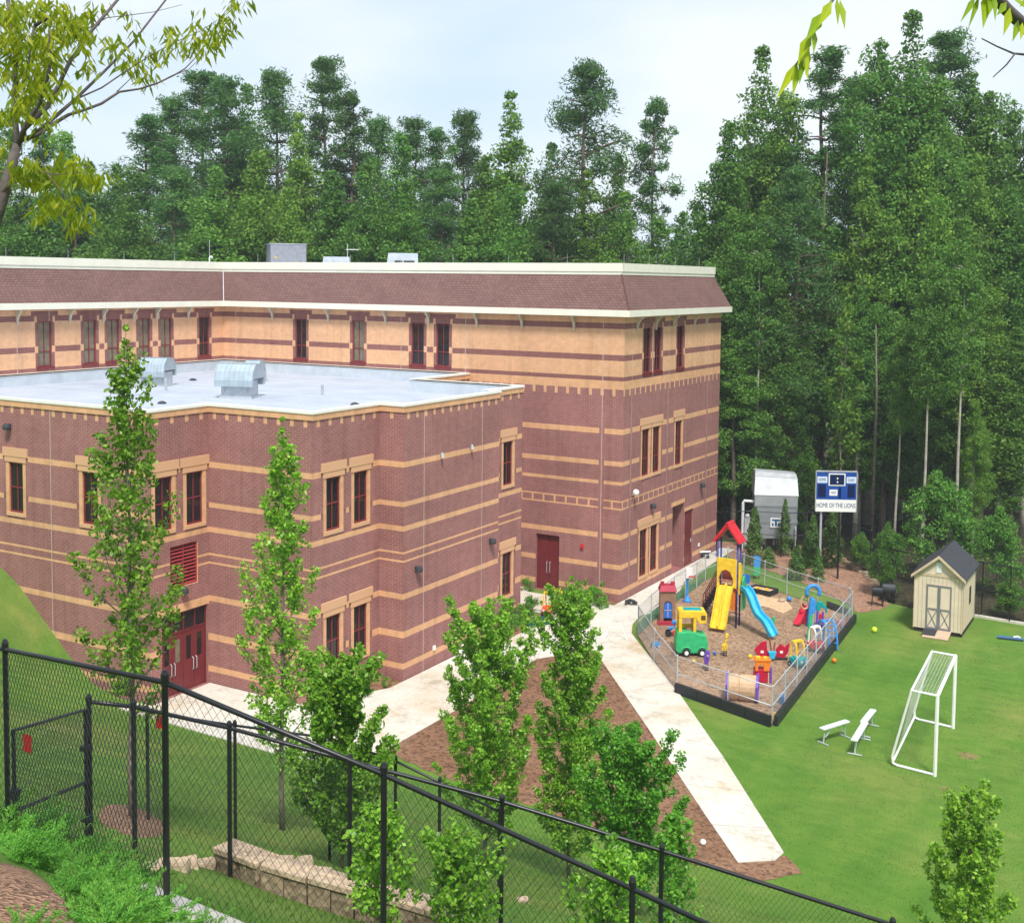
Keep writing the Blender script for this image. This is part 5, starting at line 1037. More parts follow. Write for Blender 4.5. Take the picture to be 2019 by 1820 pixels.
WOOD = [  # u, v of the top, distance, kind, width factor
 (-20, 262, 104, 'pine0', 1.0), (28, 252, 100, 'broad1', .9), (92, 262, 104, 'pine1', 1.1), (135, 262, 98, 'light1', .9), (178, 312, 100, 'broad0', 1.0), (232, 318, 104, 'broad2', 1.0), (298, 226, 100, 'pine1', 1.15), (345, 190, 106, 'pine2', .9),
 (402, 138, 104, 'pine0', .95), (445, 150, 101, 'pine2', .85), (488, 158, 106, 'broad0', .95), (540, 138, 101, 'pine2', .8), (590, 215, 98, 'light0', .95), (640, 112, 104, 'pine0', .85), (690, 178, 100, 'pine1', 1.0), (745, 232, 104, 'pine2', .85), (790, 262, 99, 'broad1', .9), (815, 232, 105, 'pine0', .85), (862, 252, 99, 'pine1', .9), (915, 218, 102, 'pine2', .75), (955, 300, 98, 'broad2', .9),
 (1003, 172, 97, 'light0', 1.0), (1085, 275, 100, 'broad0', .9), (1155, 122, 98, 'pine2', .95), (1215, 305, 101, 'light1', .75), (1288, 186, 98, 'thinpine', 1.0), (1345, 412, 100, 'broad2', 1.0), (1385, 440, 104, 'pine0', 1.0),
 (90, 372, 92, 'broad2', 1.2), (150, 345, 93, 'pine0', 1.0), (262, 335, 91, 'broad1', 1.1), (352, 330, 92, 'pine2', 1.0), (425, 322, 90, 'broad0', 1.2), (505, 300, 91, 'light1', 1.0), (570, 345, 89, 'light0', 1.0), (655, 330, 91, 'broad2', 1.2), (722, 318, 90, 'broad1', 1.0), (800, 350, 89, 'broad0', 1.1), (870, 335, 91, 'pine0', 1.0), (930, 385, 89, 'broad2', 1.2), (1010, 370, 89, 'broad1', 1.1), (1090, 360, 90, 'pine0', 1.1), (1155, 330, 91, 'light0', 1.1), (1230, 372, 90, 'broad0', 1.0), (1300, 430, 92, 'broad1', 1.1), (1370, 470, 94, 'broad2', 1.1), (20, 400, 91, 'broad0', 1.1), (-35, 380, 93, 'broad1', 1.2),
 (1432, 232, 88, 'broad2', .9), (1492, 82, 92, 'broad0', .95), (1545, 190, 90, 'light1', .8), (1622, 92, 90, 'pine1', 1.05), (1672, 150, 95, 'pine2', .7), (1722, 70, 88, 'broad3', .9), (1782, 12, 90, 'broad0', 1.0), (1850, 62, 94, 'pine0', .95), (1832, 160, 88, 'broad1', .9), (1900, 130, 93, 'broad3', .9), (1938, 172, 90, 'broad2', .9), (1985, 215, 92, 'broad0', .9), (2022, 262, 90, 'broad1', 1.0), (2070, 230, 93, 'pine0', 1.0),
 (1440, 420, 86, 'broad1', 1.0), (1505, 390, 86, 'light0', .95), (1565, 330, 85, 'pine2', .9), (1600, 480, 86, 'broad0', .9), (1705, 300, 84, 'light0', .9), (1765, 330, 85, 'broad2', 1.0), (1815, 290, 84, 'light1', .8), (1872, 340, 84, 'broad1', .9), (1925, 300, 84, 'light0', .9), (1985, 360, 84, 'broad3', 1.0), (2035, 400, 84, 'broad0', 1.0),
 (1455, 640, 83, 'broad2', 1.0), (1545, 600, 84, 'broad1', .9), (1700, 560, 82, 'broad3', .95), (1755, 620, 82, 'broad2', 1.0), (1830, 600, 80, 'broad1', .9), (1890, 640, 79, 'broad0', .9), (1950, 570, 78, 'light1', 1.0), (2010, 640, 77, 'broad2', 1.0)]
ZN = [('behind the roof, left part', -99, 530), ('behind the roof, middle part', 530, 960), ('behind the roof, right part', 960, 1400), ('behind the cooling tower', 1400, 1590), ('behind the scoreboard', 1590, 1780), ('behind the shed', 1780, 2200)]
KN = {'broad': ('broadleaf_tree', 'dense broadleaf tree', 'tree'), 'light': ('yellow_green_tree', 'bright yellowish tree', 'tree'), 'pine': ('pine_tree', 'dark green pine', 'pine tree'), 'thinp': ('pine_tree', 'thin see-through pine', 'pine tree')}
cnt = {}; rw = random.Random(9)
rows = lambda y, d: 'back row' if d >= 97 or (d >= 87 and y < 300) else ('middle row' if y < 520 else 'front row')
lst = []
for u, v, d, kind, wf in WOOD:
    p = dep(u, 560, d); h = ztop((p.x, p.y), v); zn = next(n for n, a, b in ZN if a <= u < b); nm, desc, cat = KN[kind[:5] if kind[:5] in KN else kind[:4]]; lst.append((u, v, d, kind, wf, p, h, zn, nm, desc, cat, rows(v, d)))
lst.sort(key=lambda r: r[0])
tot = {}
for r in lst: k = (r[7], r[9], r[11]); tot[k] = tot.get(k, 0)+1
for u, v, d, kind, wf, p, h, zn, nm, desc, cat, row in lst:
    k = (zn, desc, row); i = cnt.get(k, 0); cnt[k] = i+1
    lab = f'{desc} in the {row} {zn}' if tot[k] == 1 else f'{ORD[i]} {desc} from left, {row} {zn}'
    place_tree(kind, nm, lab, cat, (p.x, p.y, 0), h, wf*(1.0 if h > 18 else 1.25)*(1.24 if kind[:4] == 'pine' else 1.06), rw.uniform(0, 6.28), 'trees of the wood behind the school')
# trees with bare lower stems or a character of their own near the clearing
for kind, nm, lab, u, vb, vt, wf in (
    ('wispy', 'sapling', 'slender sapling with airy yellow green leaves right behind the scoreboard', 1652, 1110, 560, 1.0),
    ('pinebough', 'small_pine', 'low pale green tree spreading behind the cooling tower', 1560, 1028, 790, .9),
    ('light1', 'maple_tree', 'bright green maple glowing in front of the wood behind the shed', 1915, 1120, 790, .62),
    ('under0', 'understory_tree', 'round bushy tree left of the shed at the edge of the pine straw', 1748, 1178, 1030, .75),
    ('under1', 'understory_tree', 'small bushy tree right of the scoreboard posts', 1698, 1128, 1050, .8),
    ('under0', 'understory_tree', 'leafy understory tree between cooling tower and scoreboard', 1590, 1060, 880, .8),
    ('under0', 'understory_tree', 'dark shrubby tree tight against the far end of the school', 1440, 1050, 800, .6),
    ('under1', 'understory_tree', 'low leafy bush at the right edge behind the black fence', 1990, 1222, 1140, 1.0),
    ('under0', 'understory_tree', 'broad shrubby tree just right of the shed roof', 1965, 1180, 1000, .9),
    ('under0', 'understory_tree', 'leafy understory tree behind the shed roof ridge', 1840, 1150, 930, 1.0)):
    p = at(u, vb); h = ztop(p, vt); place_tree(kind, nm, lab, 'tree', p, h, wf*(24/h)**.35 if kind[:5] == 'light' else wf*1.0, rw.uniform(0, 6.28), 'small trees at the edge of the wood')
for u, vb, vt, lab in ((1762, 1130, 600, 'tree with a pale bare lower trunk, left of the shed roof by one tree'), (1815, 1150, 480, 'tree with a slim pale trunk rising just left of the shed roof'), (1487, 1060, 400, 'tree whose grey bare trunk rises behind the left part of the cooling tower'), (1882, 1140, 420, 'tree with a thin bare trunk above the shed roof ridge')):
    p = at(u, vb); place_tree('bare', 'bare_stemmed_tree', lab, 'tree', p, ztop(p, vt), .9, u*.7, 'bare stemmed trees at the edge of the wood')
for u, vb, vt, r_, mt, lab in ((1606, 1040, 300, .17, PBARK, 'tall straight grey pine trunk behind cooling tower and scoreboard'), (1718, 1100, 640, .10, BARK, 'thin grey trunk right of the scoreboard')):
    p = at(u, vb); h = ztop(p, vt); t = thing('tree_stem', lab, 'tree trunk', p, 0, 'bare trunks at the edge of the wood'); q = random.Random(u); m = MB()
    m.tube([(0, 0, -.2), (q.uniform(-.1, .1), 0, h*.35), (q.uniform(-.2, .2), 0, h*.7), (q.uniform(-.2, .3), 0, h)], [r_*1.2, r_, r_*.8, .03], 8); m.build('trunk', mt, t, smooth=True)
# far wood: one mass that closes the gaps between the trunks
rng = np.random.default_rng(5); cc = []
for k in range(1500):
    u = rng.uniform(-250, 2350); d = rng.uniform(98, 122) if u < 1400 else rng.uniform(88, 120); z = rng.uniform(0, 13 if u < 1400 else 17)*rng.uniform(.5, 1); q = dep(u, 560, d); cc.append((q.x, q.y, z))
cc = np.array(cc); p, d = clumped(rng, cc, rng.uniform(.9, 2.0, len(cc)), 34, .8)
o = bpy.data.objects.new('far_wood', leaves('far_wood', p, np.full(len(p), .55), LEAFB, rng, .65, .3, d*.8, .4)); C.objects.link(o); o['kind'] = 'stuff'; tag(o, 'dark mass of leaves deep in the wood behind the nearest trunks', 'woodland')
# conifers and shrubs round the cooling tower
def conifer_mesh(seed, H, R, mat, n=2600, leaf=.15):
    rng = np.random.default_rng(seed); z = rng.uniform(.02, 1, n)**.85; a = rng.uniform(0, 6.28, n); lump = 1+.22*np.sin(a*3+z*17)+.15*np.sin(z*31+a); r = R*(1-z)**.75*rng.uniform(.45, 1, n)*lump+.03
    p = np.stack([r*np.cos(a), r*np.sin(a), z*H], 1); out = np.stack([np.cos(a), np.sin(a), np.full(n, .5)], 1); return leaves('foliage', p, np.full(n, leaf), mat, rng, .5, -.8, out*.8)
CONM = leafmat('conifer_green', [(.055, .14, .03), (.085, .19, .036), (.12, .24, .045), (.17, .29, .06)], .25)
con = [conifer_mesh(s, 3.2, .55, CONM) for s in (1, 2)]
for k, (u, vb, vt, w_, lab) in enumerate(((1486, 1112, 1000, 1.2, 'narrow conifer at the left corner of the cooling tower'), (1546, 1095, 985, .9, 'slim conifer in front of the cooling tower sign side'), (1601, 1112, 1015, 1.1, 'conifer just left of the scoreboard post'), (1640, 1118, 985, 1.35, 'tall conifer between the two scoreboard posts'), (1570, 1142, 1075, 1.1, 'short bright shrub on the pine straw below the cooling tower'), (1588, 1118, 1060, .9, 'small bright shrub right behind another one left of the post'), (1612, 1146, 1080, .8, 'small shrub at the foot of the scoreboard post'), (1515, 1118, 1078, 1.0, 'low shrub under the cooling tower legs'))):
    p = at(u, vb, .03); h = ztop(p, vt)-.03; t = thing('conifer' if h > 2.6 else 'shrub', lab, 'shrub', p, k*1.3, 'shrubs on the pine straw'); o = bpy.data.objects.new('foliage', con[k % 2]); C.objects.link(o); o.parent = t; o.scale = (w_*1.1, w_*1.1, h/3.2)
    MB().tube([(0, 0, -.05), (0, 0, h*.8)], [.04, .01], 5).build('stem', BARK, t)
# shrubs along the walls
shm = []
for s in (1, 2, 3):
    rng = np.random.default_rng(s+200); cc = rng.normal(size=(14, 3))*[.22, .22, .16]+[0, 0, .42]; p, d = clumped(rng, cc, np.full(14, .2), 40); p[:, 2] = np.maximum(p[:, 2], .02); shm.append(leaves('foliage', p, np.full(len(p), .13), LEAFG, rng, .5, -.4, d, .2))
k = 0
for pos, lab, s_ in [((at(u, v, .03)), f'{ORD[i]} leafy shrub from the left in the bed right of the double door', 1.0+.2*((i*7) % 3)) for i, (u, v) in enumerate(((1115, 1180), (1127, 1187), (1143, 1186), (1152, 1193), (1166, 1189), (1178, 1196), (1186, 1199)))] + \
    [((at(u, v, .03)), l_, s_) for u, v, l_, s_ in ((1008, 1243, 'pale flowering shrub in the bed by the low block, nearest the toy cars but one', 1.2), (1020, 1232, 'leafy shrub in the low block bed right beside the pale flowering one', 1.3), (1038, 1215, 'leafy shrub at the far end of the bed by the low block corner', 1.4), (1050, 1207, 'green shrub closest to the maroon ramp of the double door', 1.1), (996, 1252, 'shrub at the near end of the bed by the low block', 1.1), (1037, 1163, 'bright shrub in the corner left of the double door', 1.0), (720, 1375, 'sparse shrub in the bare bed under the lower windows', .8), (760, 1355, 'tiny shrub in the bare bed near the block corner', .6))]:
    t = thing('shrub', lab, 'shrub', pos, k*.9, 'shrubs along the school walls'); o = bpy.data.objects.new('foliage', shm[k % 3]); C.objects.link(o); o.parent = t; o.scale = (s_*.7, s_*.7, s_*.95); k += 1
    MB().tube([(0, 0, -.03), (0, 0, .4*s_)], [.03, .01], 5).build('stem', BARK, t)

# ------------------------------------------------------------------ black fence along the back of the field
bf = [(1412, 1098), (1480, 1096), (1540, 1100), (1600, 1100), (1652, 1110), (1715, 1142), (1758, 1186), (1830, 1205), (1935, 1215), (1990, 1228), (2060, 1240)]
run_fence('black_fence', 'tall black chain link fence along the back edge of the field', 'fence', [at(u, v, 0) for u, v in bf], 3.0, [1.0, .5], BLACK, .035, .03, .16, .003, BLACK)
cb = MB(); q = [at(*a, 0) for a in ((1800, 1203), (1930, 1217), (2019, 1232), (2090, 1243))]
for a, b in zip(q, q[1:]): n = (b-a).normalized().cross(Vector((0, 0, 1)))*.12; cb.mesh8([tuple(x) for x in (a-n, a+n, b+n, b-n)]+[(x.x, x.y, .12) for x in (a-n, a+n, b+n, b-n)])
struct(cb.build('kerb', CONC))
k = 0
for u, v in ((1655, 1112), (1672, 1116), (1690, 1124), (1702, 1134), (1714, 1142), (1724, 1150), (1733, 1160)):
    p = at(u, v, 0); m = MB().box(-.28, .28, -.15, .15, 0, .26); tag(m.build('edging_stone', STONET, loc=p, rotz=CYAW-.6, bevel=.03), f'{ORD[k]} pale edging stone from the left along the back of the pine straw', 'edging stone', 'edging stones behind the pine straw'); k += 1

# ------------------------------------------------------------------ hillside near the camera: fences, gate, wall
def fpost(u, v, d):
    p = dep(u, v, d); z = float(terr(p.x, p.y)); return Vector((p.x, p.y, z)), p.z-z
def hill_fence(lab, posts, pr, rr, skip=(), group='black fences on the slope'):
    ph = [fpost(*a) for a in posts]; return run_fence('black_fence', lab, 'fence', [a for a, b in ph], [b for a, b in ph], [1.0], BLACK, pr, rr,   .064, .0029, BLACK, group, skip)
hill_fence('nearest black chain link fence running down the slope across the foreground', [(-330, 1215, 12.0), (10, 1280, 10.6), (325, 1345, 8.6), (757, 1527, 8.7), (1247, 1752, 8.8), (1800, 2010, 8.9)], .024, .021)
hill_fence('second black chain link fence starting at the gate and crossing behind the low block wall', [(175, 1383, 14.0), (263, 1393, 14.3), (452, 1435, 15.2), (690, 1500, 15.0), (990, 1580, 14.6), (1305, 1677, 14.4), (1760, 1823, 14.2), (2200, 1980, 14.0)], .030, .026)
hill_fence('third black chain link fence, farthest down the slope among the young trees', [(290, 1404, 19.4), (463, 1430, 20.0), (650, 1455, 21), (780, 1500, 20.5), (867, 1542, 20.3), (985, 1600, 20.2)], .028, .022)
ga, gb = fpost(26, 1440, 12.4), fpost(168, 1399, 13.7)
gt = thing('fence_gate', 'black chain link gate with a red sign at the left end of the second fence', 'gate', ga[0]); g0_ = Vector((0, 0, 0)); g1_ = gb[0]-ga[0]; h0_, h1_ = ga[1], gb[1]; zz = lambda p, h: p+Vector((0, 0, h))
MB().tube([zz(g0_, .05), zz(g0_, h0_), zz(g1_, h1_), zz(g1_, .05), zz(g0_, .05)], .024, 8).build('frame', BLACK, gt); MB().tube([zz(g0_, h0_-.87), zz(g1_, h1_-.86)], .02, 7).build('mid_rail', BLACK, gt)
m = MB(); Lg = g1_.length; dg_ = g1_/Lg; nr = Vector((-dg_.y, dg_.x, 0)).normalized()*.0025
for s in (1, -1):
    for i in range(int((Lg+1.1)/.058)):
        u0 = i*.058-1.1; a_, b_ = max(u0, 0), min(u0+1.1, Lg)
        if b_-a_ < .01: continue
        va, vb_ = (a_-u0)/1.1, (b_-u0)/1.1
        if s < 0: a_, b_ = Lg-a_, Lg-b_
        hh = lambda c: h0_+(h1_-h0_)*c/Lg
        q0, q1 = zz(dg_*a_, .05+va*(hh(a_)-.05)), zz(dg_*b_, .05+vb_*(hh(b_)-.05)); i0 = len(m.v); w_ = Vector((0, 0, .003)); m.v += [tuple(x) for x in (q0-nr, q0+nr, q0+w_, q1-nr, q1+nr, q1+w_)]; m.f += [(i0, i0+3, i0+4, i0+1), (i0+1, i0+4, i0+5, i0+2), (i0+2, i0+5, i0+3, i0)]; m.m += [0]*3; m.uv += [None]*3
m.build('wire_mesh', BLACK, gt)
for f in (.2, .72): c_ = zz(g1_, h1_*f); MB().cbox(c_, (.08, .10, .06)).tube([c_, c_+dg_*.12], .03, 6).build('hinge', BLACK, gt)
MB().cbox(zz(g0_, h0_*.38), (.12, .08, .1)).build('latch', BLACK, gt)
SIGNR = M('red_sign', (.55, .012, .015), .4, .08); c_ = zz(dg_*(Lg*.16), h0_*1.0); nn_ = Vector((dg_.y, -dg_.x, 0)).normalized()*.022; ex = dg_*.075
MB().mesh8([c_-ex+nn_-Vector((0, 0, .19)), c_+ex+nn_-Vector((0, 0, .19)), c_+ex+nn_*.6-Vector((0, 0, .19)), c_-ex+nn_*.6-Vector((0, 0, .19)), c_-ex+nn_, c_+ex+nn_, c_+ex+nn_*.6, c_-ex+nn_*.6]).build('sign', SIGNR, gt)
p = dep(320, 1420, 19.3); tag(MB().box(-.10, .08, -.012, .012, -.13, .10).build('fence_sign', SIGNR, loc=p, rotz=CYAW), 'red sign hung on the third fence, partly hidden by the thick near post', 'sign')
# low block wall
bw = [onterr(u, v) for u, v in ((434, 1722), (520, 1756), (610, 1782), (700, 1806), (790, 1828), (900, 1862))]
wl = thing('block_wall', 'low split block retaining wall with flat pale caps on the slope', 'wall', bw[0]); O = bw[0]
def blockrow(path, bl, z0, z1, back, front, mat, name, jit=.012, parent=wl):
    m = MB(); q = random.Random(3)
    for a, b in zip(path, path[1:]):
        d = b-a; n = max(1, round(d.length/bl)); e = Vector((d.x, d.y, 0)).normalized(); nn = Vector((-e.y, e.x, 0)); nn = nn if nn.dot(Vector((FW[0], FW[1], 0))) > 0 else -nn
        for k in range(n):
            p, r = a+d*(k/n)+e*.004, a+d*((k+1)/n)-e*.004; f0, f1 = front+q.uniform(-jit, jit), front+q.uniform(-jit, jit); zq = q.uniform(-jit, jit)*.5
            m.mesh8([tuple(x-O) for x in (p-nn*f0+Vector((0, 0, z0)), r-nn*f1+Vector((0, 0, z0)), r+nn*back+Vector((0, 0, z0)), p+nn*back+Vector((0, 0, z0)), p-nn*f0+Vector((0, 0, z1+zq)), r-nn*f1+Vector((0, 0, z1+zq)), r+nn*back+Vector((0, 0, z1+zq)), p+nn*back+Vector((0, 0, z1+zq)))])
    return m.build(name, mat, parent, bevel=.008)
blockrow(bw, .26, -.15, .33, .15, .10, STONE, 'block_course'); blockrow(bw, .42, .331, .41, .22, .125, STONET, 'cap_course', .004)
k = 0
for u, v, s_, lab in ((398, 1716, .13, 'rough stone at the upper left end of the block wall'), (366, 1714, .13, 'tan stone second from the block wall end'), (338, 1718, .14, 'tan stone third from the block wall, just right of the thick post'), (306, 1722, .11, 'smallest tan stone left of the thick fence post'), (560, 1702, .11, 'loose pale stone behind the block wall, left one'), (600, 1705, .12, 'loose pale stone behind the block wall, middle one'), (640, 1722, .10, 'loose pale stone behind the block wall, right one'), (1030, 1778, .09, 'pale stone lying in the grass under the young trees')):
    p = onterr(u, v); q = random.Random(u); m = MB().box(-s_*1.3, s_*1.3, -s_*.8, s_*.8, -.1, s_*1.1); m.v = [(x*(1+q.uniform(-.2, .2)), y*(1+q.uniform(-.2, .2)), z*(1+q.uniform(-.15, .1))) for x, y, z in m.v]; tag(m.build('stone', STONET, loc=p, rotz=q.uniform(.2, 1), bevel=.04), lab, 'stone', 'stones near the block wall')
# pale concrete strip in the foreground
sp = [(228, 1735), (300, 1752), (365, 1778), (470, 1822), (560, 1862), (400, 1862), (330, 1815), (255, 1790)]
m = MB(); q = [onterr(*a) for a in sp]
lo = [(p.x, p.y, p.z-.08) for p in q]; hi = [(p.x, p.y, p.z+.04) for p in q]; n = len(q); m.v = lo+hi; m.f = [tuple(range(n)), tuple(range(n, 2*n))]+[(k, (k+1) % n, n+(k+1) % n, n+k) for k in range(n)]; m.m = [0]*len(m.f); m.uv = [None]*len(m.f)
struct(m.build('concrete_edge', CONC))
mm = [onterr(*a) for a in ((-60, 1706), (10, 1712), (60, 1728), (105, 1762), (150, 1815), (170, 1880), (-60, 1900))]
drape('mulch', [(p.x, p.y) for p in mm][::-1], NMULCH, .04, mound=.05)

# ------------------------------------------------------------------ young trees on the slope
def young_tree(lab, u, vb, vt, hw, seed, mat, leader=3, low=.12, leaf=.13, dens=1.0, tip=.5, group='young trees planted on the slope'):
    p = onterr(u, vb); H = ztop(p, vt)-p.z; px = 2332.0/dist(p); R = hw/px; rng = np.random.default_rng(seed); rnd = random.Random(seed); t = thing('young_tree', lab, 'tree', p, 0, group)
    m = MB(); tr = .018+.0045*H; top = Vector((rnd.uniform(-.1, .1), rnd.uniform(-.1, .1), H*.96)); N = 8
    axis = [Vector((top.x*(k/N)+.05*math.sin(k*1.3+seed), top.y*(k/N)+.05*math.cos(k*1.7+seed), H*.96*k/N)) for k in range(N+1)]
    m.tube([Vector((0, 0, -.15))]+axis[1:], [tr*1.2]+[tr*(1-.88*k/N) for k in range(1, N+1)], 7)
    def ax(f): k = min(N-1, int(f*N)); return axis[k].lerp(axis[k+1], f*N-k)
    cen = []; rad = []; nb = int((16+H*3.2)*(.45+.55*dens))
    for b in range(nb):
        f = low+(.94-low)*((b+rnd.random())/nb); g = (f-low)/(1-low); prof = (1-g)**tip*min(1, .70+g*2.2); long_ = b % 9 == 4 and g < .5
        w_ = R*prof*(rnd.uniform(1.0, 1.22) if long_ else rnd.uniform(.45, 1.12)); a = b*2.39996+rnd.uniform(-.5, .5); s0 = ax(f); rise = w_*rnd.uniform(.7, 1.3) if long_ else max(w_, .22)*rnd.uniform(.9, 2.2)
        if s0.z+rise > H*.985: rise = max(.05, H*.985-s0.z)
        dr = Vector((math.cos(a), math.sin(a), 0)); e = s0+dr*w_+Vector((0, 0, rise)); md = s0.lerp(e, .5)+dr*w_*.18
        m.tube([s0, md, e], [tr*.34*(1.15-g), tr*.22*(1.15-g), .005], 4, cap=False)
        nn = 3+int((e-s0).length*4.2)
        for j in range(nn):
            q = (j+1.4)/(nn+.4); c_ = s0.lerp(md, q*2) if q < .5 else md.lerp(e, min(1, q*2-1)); sd = Vector((rnd.gauss(0, 1), rnd.gauss(0, 1), rnd.gauss(0, .6)))*(.07+.05*w_)*(1.15-q); cen.append(tuple(c_+sd)); rad.append(rnd.uniform(.085, .19)*(1-.25*q)*(1+.035*H))
    for k in range(leader):
        h1 = H*(1-.075*k*rnd.uniform(.6, 1.4)); a = k*2.1+seed; r_ = R*.22*(k > 0)
        for j in range(7): f = j/6; cen.append((r_*math.cos(a)*(.6+.4*f)+top.x, r_*math.sin(a)*(.6+.4*f)+top.y, h1-.02-(1-f)*H*.16)); rad.append(.05+.08*(1-f))
        m.tube([ax(.7), Vector((r_*math.cos(a)+top.x, r_*math.sin(a)+top.y, h1-.05))], [tr*.25, .005], 4, cap=False)
    m.build('trunk', YB, t, smooth=True); cen = np.array(cen); rad = np.array(rad); pts, d = clumped(rng, cen, rad, max(8, int(24*dens)), .9)
    me = leaves('crown', pts, np.full(len(pts), leaf), mat, rng, .62, .55, d*.55, .35); o = bpy.data.objects.new('crown', me); C.objects.link(o); o.parent = t; return t
young_tree('tallest narrow young tree, its top crossing the roof beside a roof ventilator', 262, 1622, 645, 118, 3, LEAFF, 4, .22, .09, 1.1, .55)
young_tree('second narrow young tree from the left, in front of the block corner', 557, 1640, 826, 95, 8, LEAFF, 4, .16, .095, 1.25, .52)
young_tree('bushy young tree cut by the near fence rail beneath the lower windows', 672, 1712, 1290, 112, 12, LEAFF, 3, .05, .09, 2.3, .34)
young_tree('full young tree standing right of the pad, over the soil bed', 955, 1700, 1182, 128, 17, LEAFF, 4, .06, .09, 2.3, .40)
young_tree('slender young tree whose tip hides part of the orange toy cars', 1122, 1735, 1140, 90, 21, LEAFF, 5, .05, .095, 2.3, .32)
young_tree('darker young tree left of the walkway with upright pointed shoots', 1240, 1800, 1432, 104, 26, LEAFG, 7, .04, .085, 2.6, .28)
young_tree('small young tree in the bottom right corner in front of the lawn', 1900, 1990, 1560, 108, 33, LEAFF, 5, .1, .10, 1.4, .42)
young_tree('leafy young tree low behind the fences below the full tree', 905, 1890, 1640, 105, 41, LEAFF, 5, .03, .075, 1.1, .32)
young_tree('leafy young tree low behind the fences between two trunks', 752, 1850, 1590, 72, 47, LEAFF, 5, .03, .075, 1.0, .38)
young_tree('dark leafy young tree at the bottom behind the near rail', 1200, 1960, 1680, 100, 44, LEAFF, 5, .03, .075, 1.1, .32)
young_tree('leafy young tree poking above the second fence rail beside the walkway end', 1330, 1910, 1612, 55, 49, LEAFG, 3, .03, .085, 1.0, .4)

# ------------------------------------------------------------------ juniper in the corner
def juniper_mesh(seed):
    rng = np.random.default_rng(seed); C_, A_, P_ = [], [], []
    for s in range(26):
        a = rng.normal(.2, 1.5); el = rng.uniform(.25, .95); L_ = rng.uniform(.55, 1.05); d = np.array([math.cos(a)*math.cos(el), math.sin(a)*math.cos(el), math.sin(el)]); side = unit(np.cross(d, [0, 0, 1])); up = np.cross(side, d)
        for tw in range(34):
            f = rng.uniform(.10, 1); base = d*L_*f+np.array([0, 0, -.22*f*f*L_]); ang = rng.choice([-1, 1])*rng.uniform(.25, .85); dr = unit(d+side*ang+up*rng.normal()*.22); ln = .17*(1.12-f)+.025
            for q in range(8): g = (q+.5)/8; c = base+dr*ln*g+rng.normal(size=3)*.004; ax_ = unit(dr+rng.normal(size=3)*.32); C_.append(c); A_.append(ax_*.026); P_.append(unit(np.cross(ax_, rng.normal(size=3)))*.0075)
    return quads('foliage', np.array(C_), np.array(A_), np.array(P_), LEAFJ)
jm_ = [juniper_mesh(s) for s in (1, 2, 3)]
k = 0
for u, v, s_ in ((-10, 1660, .62), (40, 1668, .60), (95, 1672, .55), (70, 1700, .55), (130, 1690, .52), (20, 1700, .5), (165, 1710, .5), (115, 1728, .48), (200, 1736, .46), (155, 1752, .46), (230, 1762, .42), (190, 1780, .42), (262, 1792, .38), (225, 1808, .40), (165, 1800, .36), (285, 1826, .36), (245, 1842, .36), (205, 1842, .34), (320, 1850, .30), (120, 1768, .30), (40, 1862, .26), (395, 1858, .30), (-50, 1640, .7), (65, 1640, .45)):
    p = onterr(u, v); t = thing('juniper', 'feathery green juniper sprawling in the lower left corner, one of a tangled mass', 'juniper', p, k*1.37, 'junipers in the lower left corner'); o = bpy.data.objects.new('foliage', jm_[k % 3]); C.objects.link(o); o.parent = t; o.scale = (s_*1.1, s_*1.1, s_*.95); k += 1
    MB().tube([(0, 0, -.1), (0, 0, .02), (.02, 0, .05)], [.006, .005, .003], 5).build('stem', BARK, t)

# ------------------------------------------------------------------ overhanging trees near the camera
def leaf_blade(m, base, tip, w_, nrm):
    base, tip = Vector(base), Vector(tip); d = tip-base; s = d.cross(nrm).normalized()*w_; mid = base+d*.38+nrm*w_*.25
    m.face([base, mid+s, tip, mid-s])
def spray(m, c, n, ln, rnd, wr=.17, spread=1.0):
    for k in range(n):
        a = rnd.uniform(0, 6.28); o = Vector((rnd.uniform(-1, 1), rnd.uniform(-1, 1), rnd.uniform(-.8, .8)))*ln*.55*spread; dr = Vector((math.cos(a)*.55, math.sin(a)*.55, -rnd.uniform(.35, 1.1))).normalized(); b = Vector(c)+o
        leaf_blade(m, b, b+dr*ln*rnd.uniform(.6, 1.15), ln*wr*rnd.uniform(.7, 1.2), Vector((rnd.gauss(0, 1), rnd.gauss(0, 1), rnd.gauss(0, 1))).normalized())
NB = M('near_bark', (.115, .092, .088), .85, .3, 14, bmp=.6)
T0 = dep(-170, 600, 6.0); nt_ = thing('near_tree', 'tree at the left edge with bare grey limbs and drooping yellow green leaves', 'tree', (T0.x, T0.y, float(terr(T0.x, T0.y)))); O2 = Vector(nt_.location)
P_ = lambda l, d0, d1: [dep(u, v, d0+(d1-d0)*k/(len(l)-1))-O2 for k, (u, v) in enumerate(l)]
m = MB(); m.tube([Vector((0, 0, -.2)), dep(-160, 900, 6.0)-O2]+P_([(-75, 600), (-28, 480), (0, 400), (20, 340), (34, 285)], 6, 6), [.12, .10, .050, .042, .034, .027, .020], 10)
